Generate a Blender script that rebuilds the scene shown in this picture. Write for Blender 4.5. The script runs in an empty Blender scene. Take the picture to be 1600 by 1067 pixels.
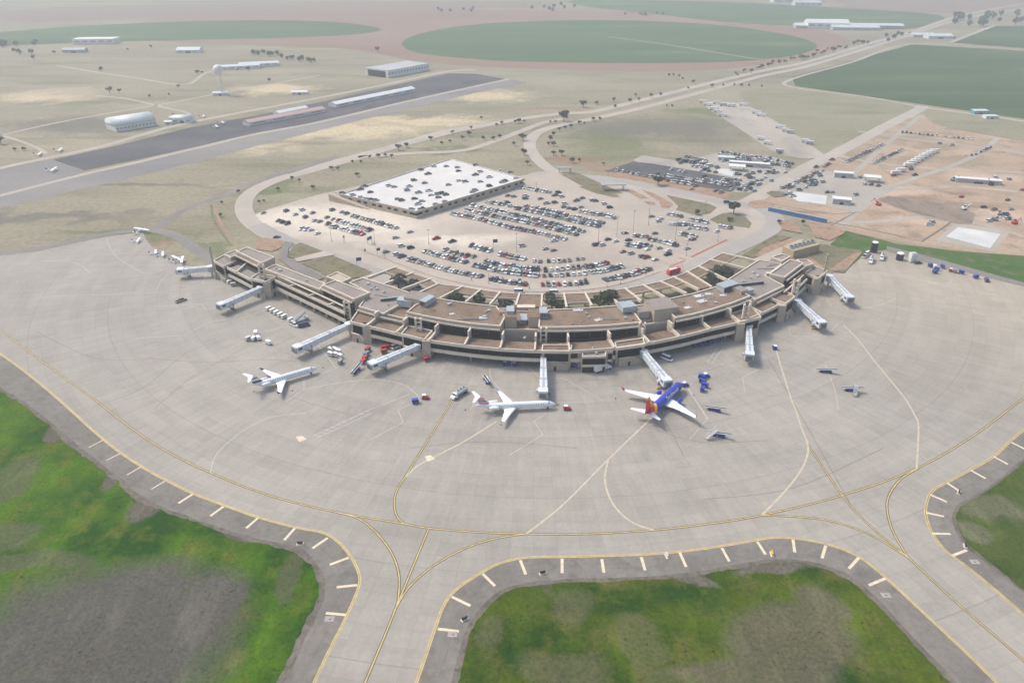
import bpy, math, random
from mathutils import Vector, noise
random.seed(7)
S = bpy.context.scene
COL = S.collection
# ---------------------------------------------------------------- camera, sky, sun, exposure
F_PX, HCAM = 1150.0, 177.0
TH = math.atan(628.5/1150.0)
cam = bpy.data.cameras.new('camera'); co = bpy.data.objects.new('camera', cam); COL.objects.link(co)
cam.sensor_width = 36; cam.lens = F_PX/1600*36; cam.clip_start = 1; cam.clip_end = 40000
co.location = (0, 0, HCAM); co.rotation_euler = (math.pi/2-TH, 0, 0)
S.camera = co
HAZE = 0.00030
W = bpy.data.worlds.new('World'); S.world = W; W.use_nodes = True
wn = W.node_tree; bg = wn.nodes['Background']
SUN_EL, SUN_ROT = math.radians(52), math.radians(-62)      # rotation clockwise from +Y
sky = wn.nodes.new('ShaderNodeTexSky'); sky.sky_type = 'NISHITA'; sky.sun_disc = False
sky.sun_elevation = SUN_EL; sky.sun_rotation = SUN_ROT; sky.dust_density = 4; sky.air_density = 1.2; sky.ozone_density=1
wn.links.new(sky.outputs[0], bg.inputs[0]); bg.inputs[1].default_value = 0.13
sl = bpy.data.lights.new('sun', 'SUN'); sl.energy = 1.6; sl.angle = math.radians(11); sl.color = (1, .94, .83)
so = bpy.data.objects.new('sun', sl); COL.objects.link(so)
sd = Vector((math.sin(SUN_ROT)*math.cos(SUN_EL), math.cos(SUN_ROT)*math.cos(SUN_EL), math.sin(SUN_EL)))
so.rotation_euler = sd.to_track_quat('Z', 'Y').to_euler(); so.location = (0, 0, 900)
S.view_settings.view_transform = 'Standard'; S.view_settings.look = 'None'
S.view_settings.exposure = 0.60; S.view_settings.gamma = 1
S.render.resolution_x = 1024; S.render.resolution_y = 682

def at(px, py, z=0.0):
    """ground point (or point at height z) seen at photo pixel px,py - used only to survey the place"""
    x = (px-800)/F_PX; y = (py-533.5)/F_PX
    c, s = math.cos(TH), math.sin(TH)
    d = (x, c-y*s, -s-y*c)
    t = (z-HCAM)/d[2]
    return (d[0]*t, d[1]*t)
def px_scale(px, py):
    a = at(px, py); b = at(px+1, py)
    return 1/math.hypot(b[0]-a[0], b[1]-a[1])

# ---------------------------------------------------------------- helpers
def tag(o, label=None, cat=None, group=None, kind=None):
    if label: o['label'] = label
    if cat: o['category'] = cat
    if group: o['group'] = group
    if kind: o['kind'] = kind
    return o
def empty(name, loc=(0, 0, 0), rz=0, label=None, cat=None, group=None):
    o = bpy.data.objects.new(name, None); COL.objects.link(o); o.empty_display_size = 1
    o.location = loc; o.rotation_euler = (0, 0, rz)
    return tag(o, label, cat, group)
class MB:
    def __init__(s): s.v = []; s.f = []; s.m = []; s.mats = []
    def mi(s, mat):
        if mat not in s.mats: s.mats.append(mat)
        return s.mats.index(mat)
    def face(s, pts, mat):
        b = len(s.v); s.v += [tuple(p) for p in pts]; s.f.append(tuple(range(b, b+len(pts)))); s.m.append(s.mi(mat))
    def hexa(s, b, t, mat, bottom=True):
        """b,t : 4 bottom and 4 top points counter-clockwise"""
        k = len(s.v); s.v += [tuple(p) for p in b]+[tuple(p) for p in t]
        fs = [(4, 5, 6, 7), (0, 1, 5, 4), (1, 2, 6, 5), (2, 3, 7, 6), (3, 0, 4, 7)]
        if bottom: fs.append((3, 2, 1, 0))
        for f in fs: s.f.append(tuple(k+i for i in f)); s.m.append(s.mi(mat))
    def box(s, x0, x1, y0, y1, z0, z1, mat):
        s.hexa([(x0, y0, z0), (x1, y0, z0), (x1, y1, z0), (x0, y1, z0)], [(x0, y0, z1), (x1, y0, z1), (x1, y1, z1), (x0, y1, z1)], mat)
    def beam(s, a, b, w, h, mat, h2=None):
        """box from a to b (points of its top centre line)"""
        a = Vector(a); b = Vector(b); d = (b-a); n = Vector((-d.y, d.x, 0))
        n = n.normalized()*w/2 if n.length > 1e-6 else Vector((w/2, 0, 0))
        h2 = h if h2 is None else h2; u = Vector((0, 0, h)); u2 = Vector((0, 0, h2))
        s.hexa([a-n-u, b-n-u2, b+n-u2, a+n-u], [a-n, b-n, b+n, a+n], mat)
    def cyl(s, p0, p1, r0, r1, mat, n=10, cap=True):
        p0 = Vector(p0); p1 = Vector(p1); d = (p1-p0).normalized()
        a = d.orthogonal().normalized(); b = d.cross(a)
        k = len(s.v)
        for p, r in ((p0, r0), (p1, r1)):
            for i in range(n):
                t = 2*math.pi*i/n; s.v.append(tuple(p+a*math.cos(t)*r+b*math.sin(t)*r))
        mm = s.mi(mat)
        for i in range(n):
            j = (i+1) % n; s.f.append((k+i, k+j, k+n+j, k+n+i)); s.m.append(mm)
        if cap:
            s.f.append(tuple(k+i for i in range(n))[::-1]); s.m.append(mm)
            s.f.append(tuple(k+n+i for i in range(n))); s.m.append(mm)
    def rings(s, rs, mat, cap=True, matf=None):
        k = len(s.v); n = len(rs[0])
        for r in rs: s.v += [tuple(p) for p in r]
        for q in range(len(rs)-1):
            for i in range(n):
                j = (i+1) % n; s.f.append((k+q*n+i, k+q*n+j, k+(q+1)*n+j, k+(q+1)*n+i))
                s.m.append(s.mi(matf(q, i) if matf else mat))
        if cap:
            s.f.append(tuple(k+i for i in range(n))[::-1]); s.m.append(s.mi(mat))
            s.f.append(tuple(k+(len(rs)-1)*n+i for i in range(n))); s.m.append(s.mi(mat))
    def prism(s, poly, z0, z1, mat, top=None, bottom=False):
        n = len(poly)
        for i in range(n):
            a = poly[i]; b = poly[(i+1) % n]
            s.face([(a[0], a[1], z0), (b[0], b[1], z0), (b[0], b[1], z1), (a[0], a[1], z1)], mat)
        s.face([(p[0], p[1], z1) for p in poly], top or mat)
        if bottom: s.face([(p[0], p[1], z0) for p in poly][::-1], mat)
    def add(s, other, loc=(0, 0, 0), rz=0, sc=1, mapmat=None):
        c, q = math.cos(rz)*sc, math.sin(rz)*sc; k = len(s.v)
        for v in other.v: s.v.append((v[0]*c-v[1]*q+loc[0], v[0]*q+v[1]*c+loc[1], v[2]*sc+loc[2]))
        for f, m in zip(other.f, other.m):
            mm = other.mats[m]; mm = mapmat.get(mm, mm) if mapmat else mm
            s.f.append(tuple(k+i for i in f)); s.m.append(s.mi(mm))
    def mesh(s, name, smooth=False):
        me = bpy.data.meshes.new(name); me.from_pydata(s.v, [], s.f)
        for m in s.mats: me.materials.append(MAT[m] if isinstance(m, str) else m)
        me.polygons.foreach_set('material_index', s.m)
        if smooth: me.polygons.foreach_set('use_smooth', [True]*len(s.f))
        me.update(); return me
    def build(s, name, parent=None, smooth=False, loc=None, rz=0):
        o = bpy.data.objects.new(name, s.mesh(name, smooth)); COL.objects.link(o)
        if parent: o.parent = parent
        if loc: o.location = loc
        if rz: o.rotation_euler = (0, 0, rz)
        return o
def copy_tree(o, parent=None):
    c = o.copy(); COL.objects.link(c)
    c.parent = parent
    for ch in list(o.children): copy_tree(ch, c)
    return c
def area(p): return sum(p[i][0]*p[(i+1) % len(p)][1]-p[(i+1) % len(p)][0]*p[i][1] for i in range(len(p)))/2
def ccw(p): return p if area(p) > 0 else p[::-1]
def chaikin(p, it=2, closed=True):
    for _ in range(it):
        q = []; n = len(p)
        if not closed: q.append(p[0])
        for i in range(n if closed else n-1):
            a, b = p[i], p[(i+1) % n]
            q.append((a[0]*.75+b[0]*.25, a[1]*.75+b[1]*.25)); q.append((a[0]*.25+b[0]*.75, a[1]*.25+b[1]*.75))
        if not closed: q.append(p[-1])
        p = q
    return p
def inset(poly, d):
    poly = ccw(poly); n = len(poly); out = []
    for i in range(n):
        p0, p1, p2 = Vector(poly[i-1]), Vector(poly[i]), Vector(poly[(i+1) % n])
        e1 = (p1-p0).normalized(); e2 = (p2-p1).normalized()
        n1 = Vector((-e1.y, e1.x)); n2 = Vector((-e2.y, e2.x)); m = (n1+n2)
        m = m.normalized() if m.length > 1e-5 else n1
        k = d/max(.35, m.dot(n1)); q = p1+m*k; out.append((q.x, q.y))
    return out
# ---------------------------------------------------------------- materials
MAT = {}
def newmat(name, rough=.8):
    m = bpy.data.materials.new(name); m.use_nodes = True; MAT[name] = m
    b = m.node_tree.nodes['Principled BSDF']; b.inputs['Roughness'].default_value = rough
    return m, m.node_tree, b
def N(nt, t, **k):
    n = nt.nodes.new(t)
    for a, v in k.items(): setattr(n, a, v)
    return n
def L(nt, a, b): nt.links.new(a, b)
def rgba(c): return (c[0], c[1], c[2], 1)
def math_(nt, op, a, b=None, clamp=False):
    n = N(nt, 'ShaderNodeMath', operation=op); n.use_clamp = clamp
    for i, v in enumerate((a, b)):
        if v is None: continue
        if isinstance(v, (int, float)): n.inputs[i].default_value = v
        else: L(nt, v, n.inputs[i])
    return n.outputs[0]
def maprange(nt, v, a, b, c=0., d=1.):
    n = N(nt, 'ShaderNodeMapRange'); n.clamp = True; L(nt, v, n.inputs[0])
    for i, x in enumerate((a, b, c, d)): n.inputs[i+1].default_value = x
    return n.outputs[0]
def mix(nt, f, a, b, mode='MIX'):
    n = N(nt, 'ShaderNodeMix', data_type='RGBA', blend_type=mode)
    if isinstance(f, (int, float)): n.inputs[0].default_value = f
    else: L(nt, f, n.inputs[0])
    for i, v in ((6, a), (7, b)):
        if isinstance(v, tuple): n.inputs[i].default_value = rgba(v)
        else: L(nt, v, n.inputs[i])
    return n.outputs[2]
def nz(nt, vec, scale, detail=4, rough=.55, stretch=None, dist=0, rot=0):
    if stretch or rot:
        mp = N(nt, 'ShaderNodeMapping'); L(nt, vec, mp.inputs[0])
        if stretch: mp.inputs['Scale'].default_value = (stretch[0], stretch[1], 1)
        mp.inputs['Rotation'].default_value = (0, 0, rot); vec = mp.outputs[0]
    n = N(nt, 'ShaderNodeTexNoise'); L(nt, vec, n.inputs[0]); n.inputs['Scale'].default_value = scale
    n.inputs['Detail'].default_value = detail; n.inputs['Roughness'].default_value = rough; n.inputs['Distortion'].default_value = dist
    return n.outputs[0]
def flat(name, c, rough=.6, metal=0, var=.08, scale=.4, spec=None):
    m, nt, b = newmat(name, rough); tc = N(nt, 'ShaderNodeTexCoord').outputs['Object']
    f = nz(nt, tc, scale, 5, .65)
    f = maprange(nt, f, .3, .7)
    lo = tuple(x*(1-var) for x in c); hi = tuple(min(1, x*(1+var)) for x in c)
    L(nt, mix(nt, f, lo, hi), b.inputs['Base Color']); b.inputs['Metallic'].default_value = metal
    if spec is not None: b.inputs['Specular IOR Level'].default_value = spec
    return m
def blob_fac(nt, vec, px, py, hw, hh, soft=.45, rot=0):
    c = at(px, py); rx = abs(at(px+hw, py)[0]-c[0]); ry = abs(at(px, py-hh)[1]-at(px, py+hh)[1])/2
    cy = (at(px, py-hh)[1]+at(px, py+hh)[1])/2
    s1 = N(nt, 'ShaderNodeVectorMath', operation='SUBTRACT'); L(nt, vec, s1.inputs[0]); s1.inputs[1].default_value = (c[0], cy, 0)
    v = s1.outputs[0]
    if rot:
        r = N(nt, 'ShaderNodeVectorRotate', rotation_type='Z_AXIS'); L(nt, v, r.inputs[0]); r.inputs['Angle'].default_value = rot; v = r.outputs[0]
    s2 = N(nt, 'ShaderNodeVectorMath', operation='MULTIPLY'); L(nt, v, s2.inputs[0]); s2.inputs[1].default_value = (1/rx, 1/ry, 0)
    ln = N(nt, 'ShaderNodeVectorMath', operation='LENGTH'); L(nt, s2.outputs[0], ln.inputs[0])
    return maprange(nt, ln.outputs['Value'], 1+soft, 1-soft)
def ground_mat(name, cols, scale=.02, fine=.6, blobs=(), stretch=None, rot=0, fine_amt=.35, distort=18, nlo=.36, nhi=.64, solid=.55, specks=0):
    """cols: two or three albedos mixed by broad and fine noise; blobs: (colour, amount, [(px,py,hw,hh[,rot])...]) soft-edged patches of other soil and of painted sunlight"""
    m, nt, b = newmat(name, .95); b.inputs['Specular IOR Level'].default_value = .1
    tc = N(nt, 'ShaderNodeTexCoord').outputs['Object']
    f = maprange(nt, nz(nt, tc, scale, 8, .62, stretch, rot=rot), nlo, nhi)
    c = mix(nt, f, cols[0], cols[1])
    if len(cols) > 2:
        f2 = maprange(nt, nz(nt, tc, scale*3.1, 6, .6, stretch, rot=rot+.6), .5, .68); c = mix(nt, f2, c, cols[2])
    if blobs:
        dn = N(nt, 'ShaderNodeTexNoise'); L(nt, tc, dn.inputs[0]); dn.inputs['Scale'].default_value = .035; dn.inputs['Detail'].default_value = 6
        a = N(nt, 'ShaderNodeVectorMath', operation='SUBTRACT'); L(nt, dn.outputs[1], a.inputs[0]); a.inputs[1].default_value = (.5, .5, .5)
        sc = N(nt, 'ShaderNodeVectorMath', operation='SCALE'); L(nt, a.outputs[0], sc.inputs[0]); sc.inputs['Scale'].default_value = distort*3
        ad = N(nt, 'ShaderNodeVectorMath', operation='ADD'); L(nt, tc, ad.inputs[0]); L(nt, sc.outputs[0], ad.inputs[1])
        for col, amt, lst in blobs:
            fac = None
            for q in lst:
                g = blob_fac(nt, ad.outputs[0], *q[:4], rot=q[4] if len(q) > 4 else 0, soft=.2 if specks else .45)
                fac = g if fac is None else math_(nt, 'MAXIMUM', fac, g)
            br = maprange(nt, nz(nt, tc, .25, 6, .7), .3, .6, solid, 1)
            fac = math_(nt, 'MULTIPLY', math_(nt, 'MULTIPLY', fac, br), amt)
            c = mix(nt, fac, c, col)
    g = maprange(nt, nz(nt, tc, fine, 6, .75), .25, .75, 1-fine_amt, 1+fine_amt)
    if specks: g = math_(nt, 'SUBTRACT', g, math_(nt, 'MULTIPLY', maprange(nt, nz(nt, tc, .5, 5, .7), .6, .68), specks)); g = math_(nt, 'ADD', g, math_(nt, 'MULTIPLY', maprange(nt, nz(nt, tc, .11, 8, .7, (1, .3), rot=.5), .5, .7), specks*.8))
    k = N(nt, 'ShaderNodeVectorMath', operation='SCALE'); L(nt, c, k.inputs[0]); L(nt, g, k.inputs['Scale'])
    L(nt, k.outputs[0], b.inputs['Base Color'])
    return m
# paints and plain materials
flat('paint_white', (.82, .82, .8), .4); flat('paint_yellow', (.56, .42, .17), .7, var=.25, scale=.5)
flat('line_pale', (.52, .45, .34), .8, var=.2, scale=.5); flat('line_white', (.54, .51, .47), .8, var=.2, scale=.6)
flat('line_cream', (.68, .58, .43), .8, var=.15, scale=.6); flat('line_dark', (.09, .085, .07), .8); flat('line_red', (.38, .10, .08), .8)
flat('concrete_tan', (.44, .37, .295), .85, var=.12, scale=.25); flat('concrete_rim', (.64, .57, .465), .8, var=.1, scale=.3)
flat('concrete_dark', (.16, .14, .12), .9); flat('roof_grey', (.27, .235, .21), .95, var=.18, scale=.1)
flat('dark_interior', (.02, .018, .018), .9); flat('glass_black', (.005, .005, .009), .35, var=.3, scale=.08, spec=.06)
flat('glass_car', (.03, .035, .04), .1); flat('tyre', (.02, .02, .02), .8); flat('metal_grey', (.32, .33, .34), .45, .3)
flat('metal_blue_grey', (.40, .45, .47), .45, .2, .1, .3); flat('bridge_white', (.66, .69, .73), .45, 0, .07, .2); flat('bridge_glass', (.10, .12, .13), .2)
flat('unit_grey', (.42, .45, .47), .5); flat('jet_white', (.80, .82, .85), .3, 0, .03); flat('jet_blue', (.035, .055, .42), .3, 0, .05)
flat('jet_red', (.78, .025, .02), .3); flat('jet_yellow', (.85, .45, .05), .35); flat('jet_dark', (.05, .05, .08), .4); flat('jet_navy', (.03, .045, .16), .35)
flat('grey_light', (.55, .56, .57), .5); flat('cart_blue', (.025, .045, .36), .5); flat('cart_red', (.42, .03, .04), .5); flat('cart_teal', (.08, .3, .4), .5)
flat('shed_white', (.72, .72, .7), .6); flat('shed_grey', (.42, .43, .44), .6); flat('shed_red', (.5, .32, .28), .6); flat('roof_pale', (.62, .66, .66), .5)
flat('shed_wall', (.34, .35, .35), .7); flat('brick_tan', (.42, .34, .22), .8); flat('bark', (.09, .06, .04), .95); flat('fence_blue', (.05, .16, .38), .6)
flat('hydrant_yellow', (.7, .42, .03), .6); flat('sign_blue', (.03, .06, .13), .4); flat('deck_white', (.62, .60, .575), .8, 0, .09, .05); flat('tank_black', (.015, .015, .03), .4)
flat('bus_red', (.62, .03, .02), .35); flat('person_dark', (.03, .035, .05), .9)
for nm, c in dict(white=(.72, .73, .74), silver=(.40, .44, .44), grey=(.16, .17, .18), black=(.015, .017, .02), red=(.30, .02, .02), blue=(.035, .055, .12), tan=(.3, .26, .2), green=(.03, .09, .08)).items():
    flat('car_'+nm, c, .3, .0, .05)
flat('grey_pad', (.36, .33, .30), .9)
def leaf(name, c, var):
    m, nt, b = newmat(name, .7); b.inputs['Specular IOR Level'].default_value = .2
    tc = N(nt, 'ShaderNodeTexCoord').outputs['Object']; ge = N(nt, 'ShaderNodeObjectInfo').outputs['Random']
    f = maprange(nt, nz(nt, tc, .9, 3), .35, .65)
    c0 = mix(nt, f, tuple(x*.55 for x in c), tuple(x*1.5 for x in c)); L(nt, mix(nt, math_(nt, 'MULTIPLY', ge, var), c0, (.10, .10, .05)), b.inputs['Base Color'])
leaf('leaf_green', (.075, .11, .038), .5); leaf('leaf_dark', (.065, .092, .05), .4); leaf('leaf_grey', (.10, .115, .07), .5)

ground_mat('roof_brown', [(.20, .145, .105), (.27, .20, .15), (.16, .115, .085)], .05, .7, [], fine_amt=.25)
# concrete apron with slab joints that follow the arc of the stand
def apron_mat():
    m, nt, b = newmat('apron_concrete', .9); b.inputs['Specular IOR Level'].default_value = .15
    tc = N(nt, 'ShaderNodeTexCoord').outputs['Object']
    s = N(nt, 'ShaderNodeVectorMath', operation='SUBTRACT'); L(nt, tc, s.inputs[0]); s.inputs[1].default_value = (15, 462, 0)
    sp = N(nt, 'ShaderNodeSeparateXYZ'); L(nt, s.outputs[0], sp.inputs[0])
    ln = N(nt, 'ShaderNodeVectorMath', operation='LENGTH'); L(nt, s.outputs[0], ln.inputs[0]); r = ln.outputs['Value']
    th = math_(nt, 'ARCTAN2', sp.outputs[0], math_(nt, 'MULTIPLY', sp.outputs[1], -1.))
    u = math_(nt, 'MULTIPLY', th, 36.); v = math_(nt, 'DIVIDE', r, 6.1)
    def joint(x, w):
        f = math_(nt, 'FRACT', x); d = math_(nt, 'ABSOLUTE', math_(nt, 'SUBTRACT', f, .5)); return maprange(nt, d, .5-w, .5, 0, 1)
    j = math_(nt, 'MAXIMUM', joint(u, .04), joint(v, .045))
    cm = N(nt, 'ShaderNodeCombineXYZ'); L(nt, math_(nt, 'FLOOR', u), cm.inputs[0]); L(nt, math_(nt, 'FLOOR', v), cm.inputs[1])
    wnz = N(nt, 'ShaderNodeTexWhiteNoise', noise_dimensions='2D'); L(nt, cm.outputs[0], wnz.inputs[0])
    # lane-wide tone (paving lanes laid as arcs)
    cm2 = N(nt, 'ShaderNodeCombineXYZ'); L(nt, math_(nt, 'MULTIPLY', r, .06), cm2.inputs[0]); L(nt, math_(nt, 'MULTIPLY', th, 1.6), cm2.inputs[1])
    lane = nz(nt, cm2.outputs[0], 2.2, 6, .6)
    cm3 = N(nt, 'ShaderNodeCombineXYZ'); L(nt, math_(nt, 'MULTIPLY', r, .05), cm3.inputs[0]); L(nt, math_(nt, 'MULTIPLY', th, 60.), cm3.inputs[1])
    rad = nz(nt, cm3.outputs[0], 1.2, 5, .65)
    c = mix(nt, maprange(nt, nz(nt, tc, .012, 7, .6), .35, .65), (.318, .294, .260), (.364, .338, .296))
    tone = math_(nt, 'ADD', maprange(nt, wnz.outputs[0], 0, 1, -.045, .045), maprange(nt, lane, .3, .7, -.07, .07))
    tone = math_(nt, 'ADD', tone, maprange(nt, rad, .3, .7, -.075, .075))
    tone = math_(nt, 'ADD', tone, maprange(nt, nz(nt, tc, .7, 6, .75), .3, .7, -.08, .08))
    for (a_, b_, th0, amt) in ((.12, 260., .60, .09), (.9, 30., .63, .08), (.5, 60., .66, -.10)):
        cs = N(nt, 'ShaderNodeCombineXYZ'); L(nt, math_(nt, 'MULTIPLY', r, a_), cs.inputs[0]); L(nt, math_(nt, 'MULTIPLY', th, b_), cs.inputs[1])
        tone = math_(nt, 'ADD', tone, maprange(nt, nz(nt, cs.outputs[0], 1.1, 5, .7), th0, th0+.08, 0, amt))
    # warm pale wash toward the far right stand, rubber and oil grime close in around the gates
    tone = math_(nt, 'SUBTRACT', tone, math_(nt, 'ADD', math_(nt, 'MULTIPLY', j, .085), math_(nt, 'MULTIPLY', joint(math_(nt, 'DIVIDE', r, 36.6), .012), math_(nt, 'MULTIPLY', maprange(nt, lane, .35, .6), .16))))
    grime = maprange(nt, r, 215, 120)
    gn = maprange(nt, nz(nt, tc, .05, 9, .72, None, 1.2), .5, .72)
    gn2 = maprange(nt, nz(nt, tc, .22, 6, .7, (1, .35), rot=.5), .60, .72)
    grime = math_(nt, 'MULTIPLY', grime, math_(nt, 'ADD', math_(nt, 'MULTIPLY', gn, .40), math_(nt, 'MULTIPLY', gn2, .38)))
    tone = math_(nt, 'SUBTRACT', tone, grime)
    cr = maprange(nt, nz(nt, tc, .02, 10, .8, (.4, 1), rot=.9), .497, .503, 1, 0)
    k = N(nt, 'ShaderNodeVectorMath', operation='SCALE'); L(nt, c, k.inputs[0]); L(nt, math_(nt, 'ADD', tone, 1.), k.inputs['Scale'])
    c = k.outputs[0]
    gf = None
    for q in ((610, 590, 70, 14), (690, 562, 50, 10), (480, 558, 55, 12), (1000, 592, 40, 10), (875, 588, 34, 8), (1195, 572, 40, 8), (1030, 662, 30, 12), (1262, 478, 34, 10), (760, 578, 70, 8), (1090, 600, 20, 8), (370, 492, 40, 8), (560, 640, 40, 14)):
        g = blob_fac(nt, tc, *q, soft=.6); gf = g if gf is None else math_(nt, 'MAXIMUM', gf, g)
    gs = maprange(nt, nz(nt, tc, .13, 8, .75, (1, .5), rot=1.0), .42, .68)
    c = mix(nt, math_(nt, 'MULTIPLY', math_(nt, 'MULTIPLY', gf, gs), .5), c, (.14, .125, .115))
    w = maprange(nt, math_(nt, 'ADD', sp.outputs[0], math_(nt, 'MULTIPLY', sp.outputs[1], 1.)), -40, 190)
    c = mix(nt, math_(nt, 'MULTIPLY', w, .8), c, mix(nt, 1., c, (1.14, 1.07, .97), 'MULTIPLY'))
    L(nt, c, b.inputs['Base Color'])
apron_mat()
ground_mat('far_ground', [(.245, .222, .158), (.33, .295, .205), (.20, .19, .12)], .006, .25, [
    ((.56, .47, .31), .95, [(330, 230, 110, 9), (560, 205, 120, 10), (650, 190, 110, 7), (80, 150, 70, 10), (760, 150, 60, 8), (430, 140, 60, 7)]),  # pale yellow blobs: sunlight through cloud gaps, put into the ground colour
    ((.30, .17, .12), .75, [(310, 415, 30, 8), (270, 378, 22, 6), (345, 345, 14, 14), (905, 250, 45, 7), (860, 170, 50, 3), (940, 262, 30, 5), (1000, 285, 50, 5)]),
    ((.12, .15, .06), .7, [(330, 385, 30, 8), (430, 290, 30, 12), (950, 225, 60, 22), (1100, 175, 60, 6), (200, 370, 120, 6), (700, 235, 60, 5)]),
    ((.15, .14, .115), .8, [(180, 290, 160, 5), (120, 195, 90, 14), (60, 340, 150, 8), (1000, 200, 90, 14), (1080, 205, 70, 20), (1240, 190, 60, 12)]),
    ((.34, .30, .22), .8, [(150, 145, 90, 6), (420, 112, 70, 5), (250, 165, 100, 4), (1250, 170, 70, 8), (1150, 145, 70, 7), (880, 130, 60, 8)]),
    ], stretch=(.3, 1.3), rot=-.25, fine_amt=.3, distort=30, solid=.85)
ground_mat('infield_left', [(.014, .058, .001), (.064, .135, .003), (.095, .115, .012)], .03, .9, [
    ((.092, .085, .073), 1., [(150, 1010, 212, 128), (60, 1060, 190, 140), (290, 968, 82, 78)]),
    ((.09, .095, .05), .7, [(15, 760, 40, 45), (455, 910, 18, 40), (0, 845, 60, 22), (45, 880, 100, 14)]),
    ((.12, .10, .085), .9, [(225, 790, 22, 16), (175, 745, 14, 20), (95, 672, 20, 14), (390, 845, 50, 7)]),
    ], fine_amt=.5, distort=8, solid=.85, specks=.6, nlo=.40, nhi=.60)
ground_mat('infield_centre', [(.014, .048, .001), (.066, .098, .004), (.095, .10, .02)], .03, .9, [
    ((.115, .10, .07), .75, [(1240, 1010, 100, 70), (1275, 945, 50, 30), (1170, 1050, 120, 26)]), ((.12, .11, .065), .5, [(905, 960, 45, 24), (880, 1040, 60, 30)]),
    ((.12, .115, .06), .5, [(760, 985, 22, 32), (862, 925, 14, 16), (1000, 1010, 30, 40), (1060, 1060, 60, 16)]),
    ((.13, .115, .10), .85, [(1220, 884, 70, 9), (1080, 905, 40, 8), (860, 918, 40, 7)]),
    ], fine_amt=.5, distort=8, solid=.85, specks=.6, nlo=.40, nhi=.60)
ground_mat('infield_right', [(.032, .065, .008), (.06, .09, .015), (.08, .09, .03)], .03, .9, [
    ((.16, .15, .10), .6, [(1560, 800, 40, 20), (1530, 830, 30, 14)])], fine_amt=.45, distort=8, solid=.85, specks=.6, nlo=.40, nhi=.60)
ground_mat('shoulder_asphalt', [(.185, .172, .152), (.235, .22, .195), (.16, .148, .132)], .05, .5, [], fine_amt=.2)
ground_mat('shoulder_dirt', [(.13, .115, .10), (.19, .165, .14), (.09, .10, .05)], .09, .8, [], fine_amt=.4)
ground_mat('road_concrete', [(.40, .36, .31), (.46, .41, .35)], .03, .5, [], fine_amt=.1)
ground_mat('road_grey', [(.34, .32, .295), (.40, .37, .335)], .03, .5, [], fine_amt=.1)
ground_mat('lot_concrete', [(.40, .35, .295), (.48, .42, .35), (.38, .34, .30)], .012, .4, [((.68, .61, .51), .95, [(560, 345, 120, 26), (450, 340, 60, 16), (700, 375, 90, 12)]), ((.36, .31, .27), .6, [(900, 400, 120, 26), (1060, 370, 90, 20), (830, 425, 120, 12)])], fine_amt=.1)  # bright cream blob is a pool of sunlight painted into the concrete
ground_mat('asphalt_dark', [(.085, .085, .09), (.13, .125, .13)], .02, .3, [], fine_amt=.12)
ground_mat('asphalt_old', [(.21, .20, .195), (.29, .27, .25)], .012, .3, [], stretch=(.3, 1), rot=-.35, fine_amt=.12)
ground_mat('asphalt_path', [(.20, .19, .18), (.26, .24, .22)], .03, .5, [], fine_amt=.12)
ground_mat('dirt_site', [(.36, .265, .19), (.45, .34, .25), (.28, .215, .16)], .018, .35, [
    ((.24, .17, .125), .9, [(1440, 318, 42, 12), (1480, 300, 30, 4), (1520, 322, 60, 5), (1250, 330, 40, 3)]),
    ((.26, .22, .15), .8, [(1340, 245, 22, 8), (1400, 215, 50, 4), (1500, 250, 50, 6), (1420, 250, 40, 5), (1470, 230, 30, 5)]),
    ((.56, .42, .32), .8, [(1400, 300, 60, 6), (1540, 280, 50, 10), (1440, 345, 50, 6), (1570, 340, 40, 10)])], fine_amt=.25, distort=14)
ground_mat('gravel_lot', [(.34, .31, .27), (.42, .385, .335)], .02, .5, [], fine_amt=.15)
ground_mat('strip_gravel', [(.38, .34, .29), (.44, .40, .34), (.31, .285, .25)], .012, .3, [], stretch=(1, .4), fine_amt=.12)
ground_mat('crop_dark', [(.045, .082, .033), (.065, .11, .045), (.095, .145, .05)], .004, .1, [], stretch=(.25, 1.3), fine_amt=.15)
ground_mat('crop_teal', [(.06, .11, .048), (.085, .14, .06), (.12, .175, .07)], .003, .08, [], stretch=(.3, 1), fine_amt=.12)
ground_mat('soil_red', [(.25, .165, .125), (.30, .20, .155), (.25, .195, .15)], .004, .1, [], stretch=(.3, 1), fine_amt=.1)
ground_mat('soil_mauve', [(.27, .185, .15), (.24, .19, .15)], .003, .1, [], fine_amt=.1)
ground_mat('verge_grass', [(.17, .155, .10), (.22, .19, .125), (.11, .12, .06)], .05, .6, [], fine_amt=.35)
ground_mat('verge_green', [(.05, .11, .025), (.075, .14, .03), (.16, .135, .09)], .03, .6, [], fine_amt=.35)
ground_mat('verge_dirt', [(.33, .21, .145), (.38, .26, .185), (.22, .18, .12)], .05, .6, [], fine_amt=.3)
ground_mat('slab_pale', [(.52, .53, .52), (.64, .64, .62)], .04, .5, [], fine_amt=.08)
ground_mat('field_pale', [(.24, .23, .15), (.30, .28, .19), (.20, .20, .13)], .008, .2, [], stretch=(.3, 1.2), fine_amt=.2)

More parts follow.
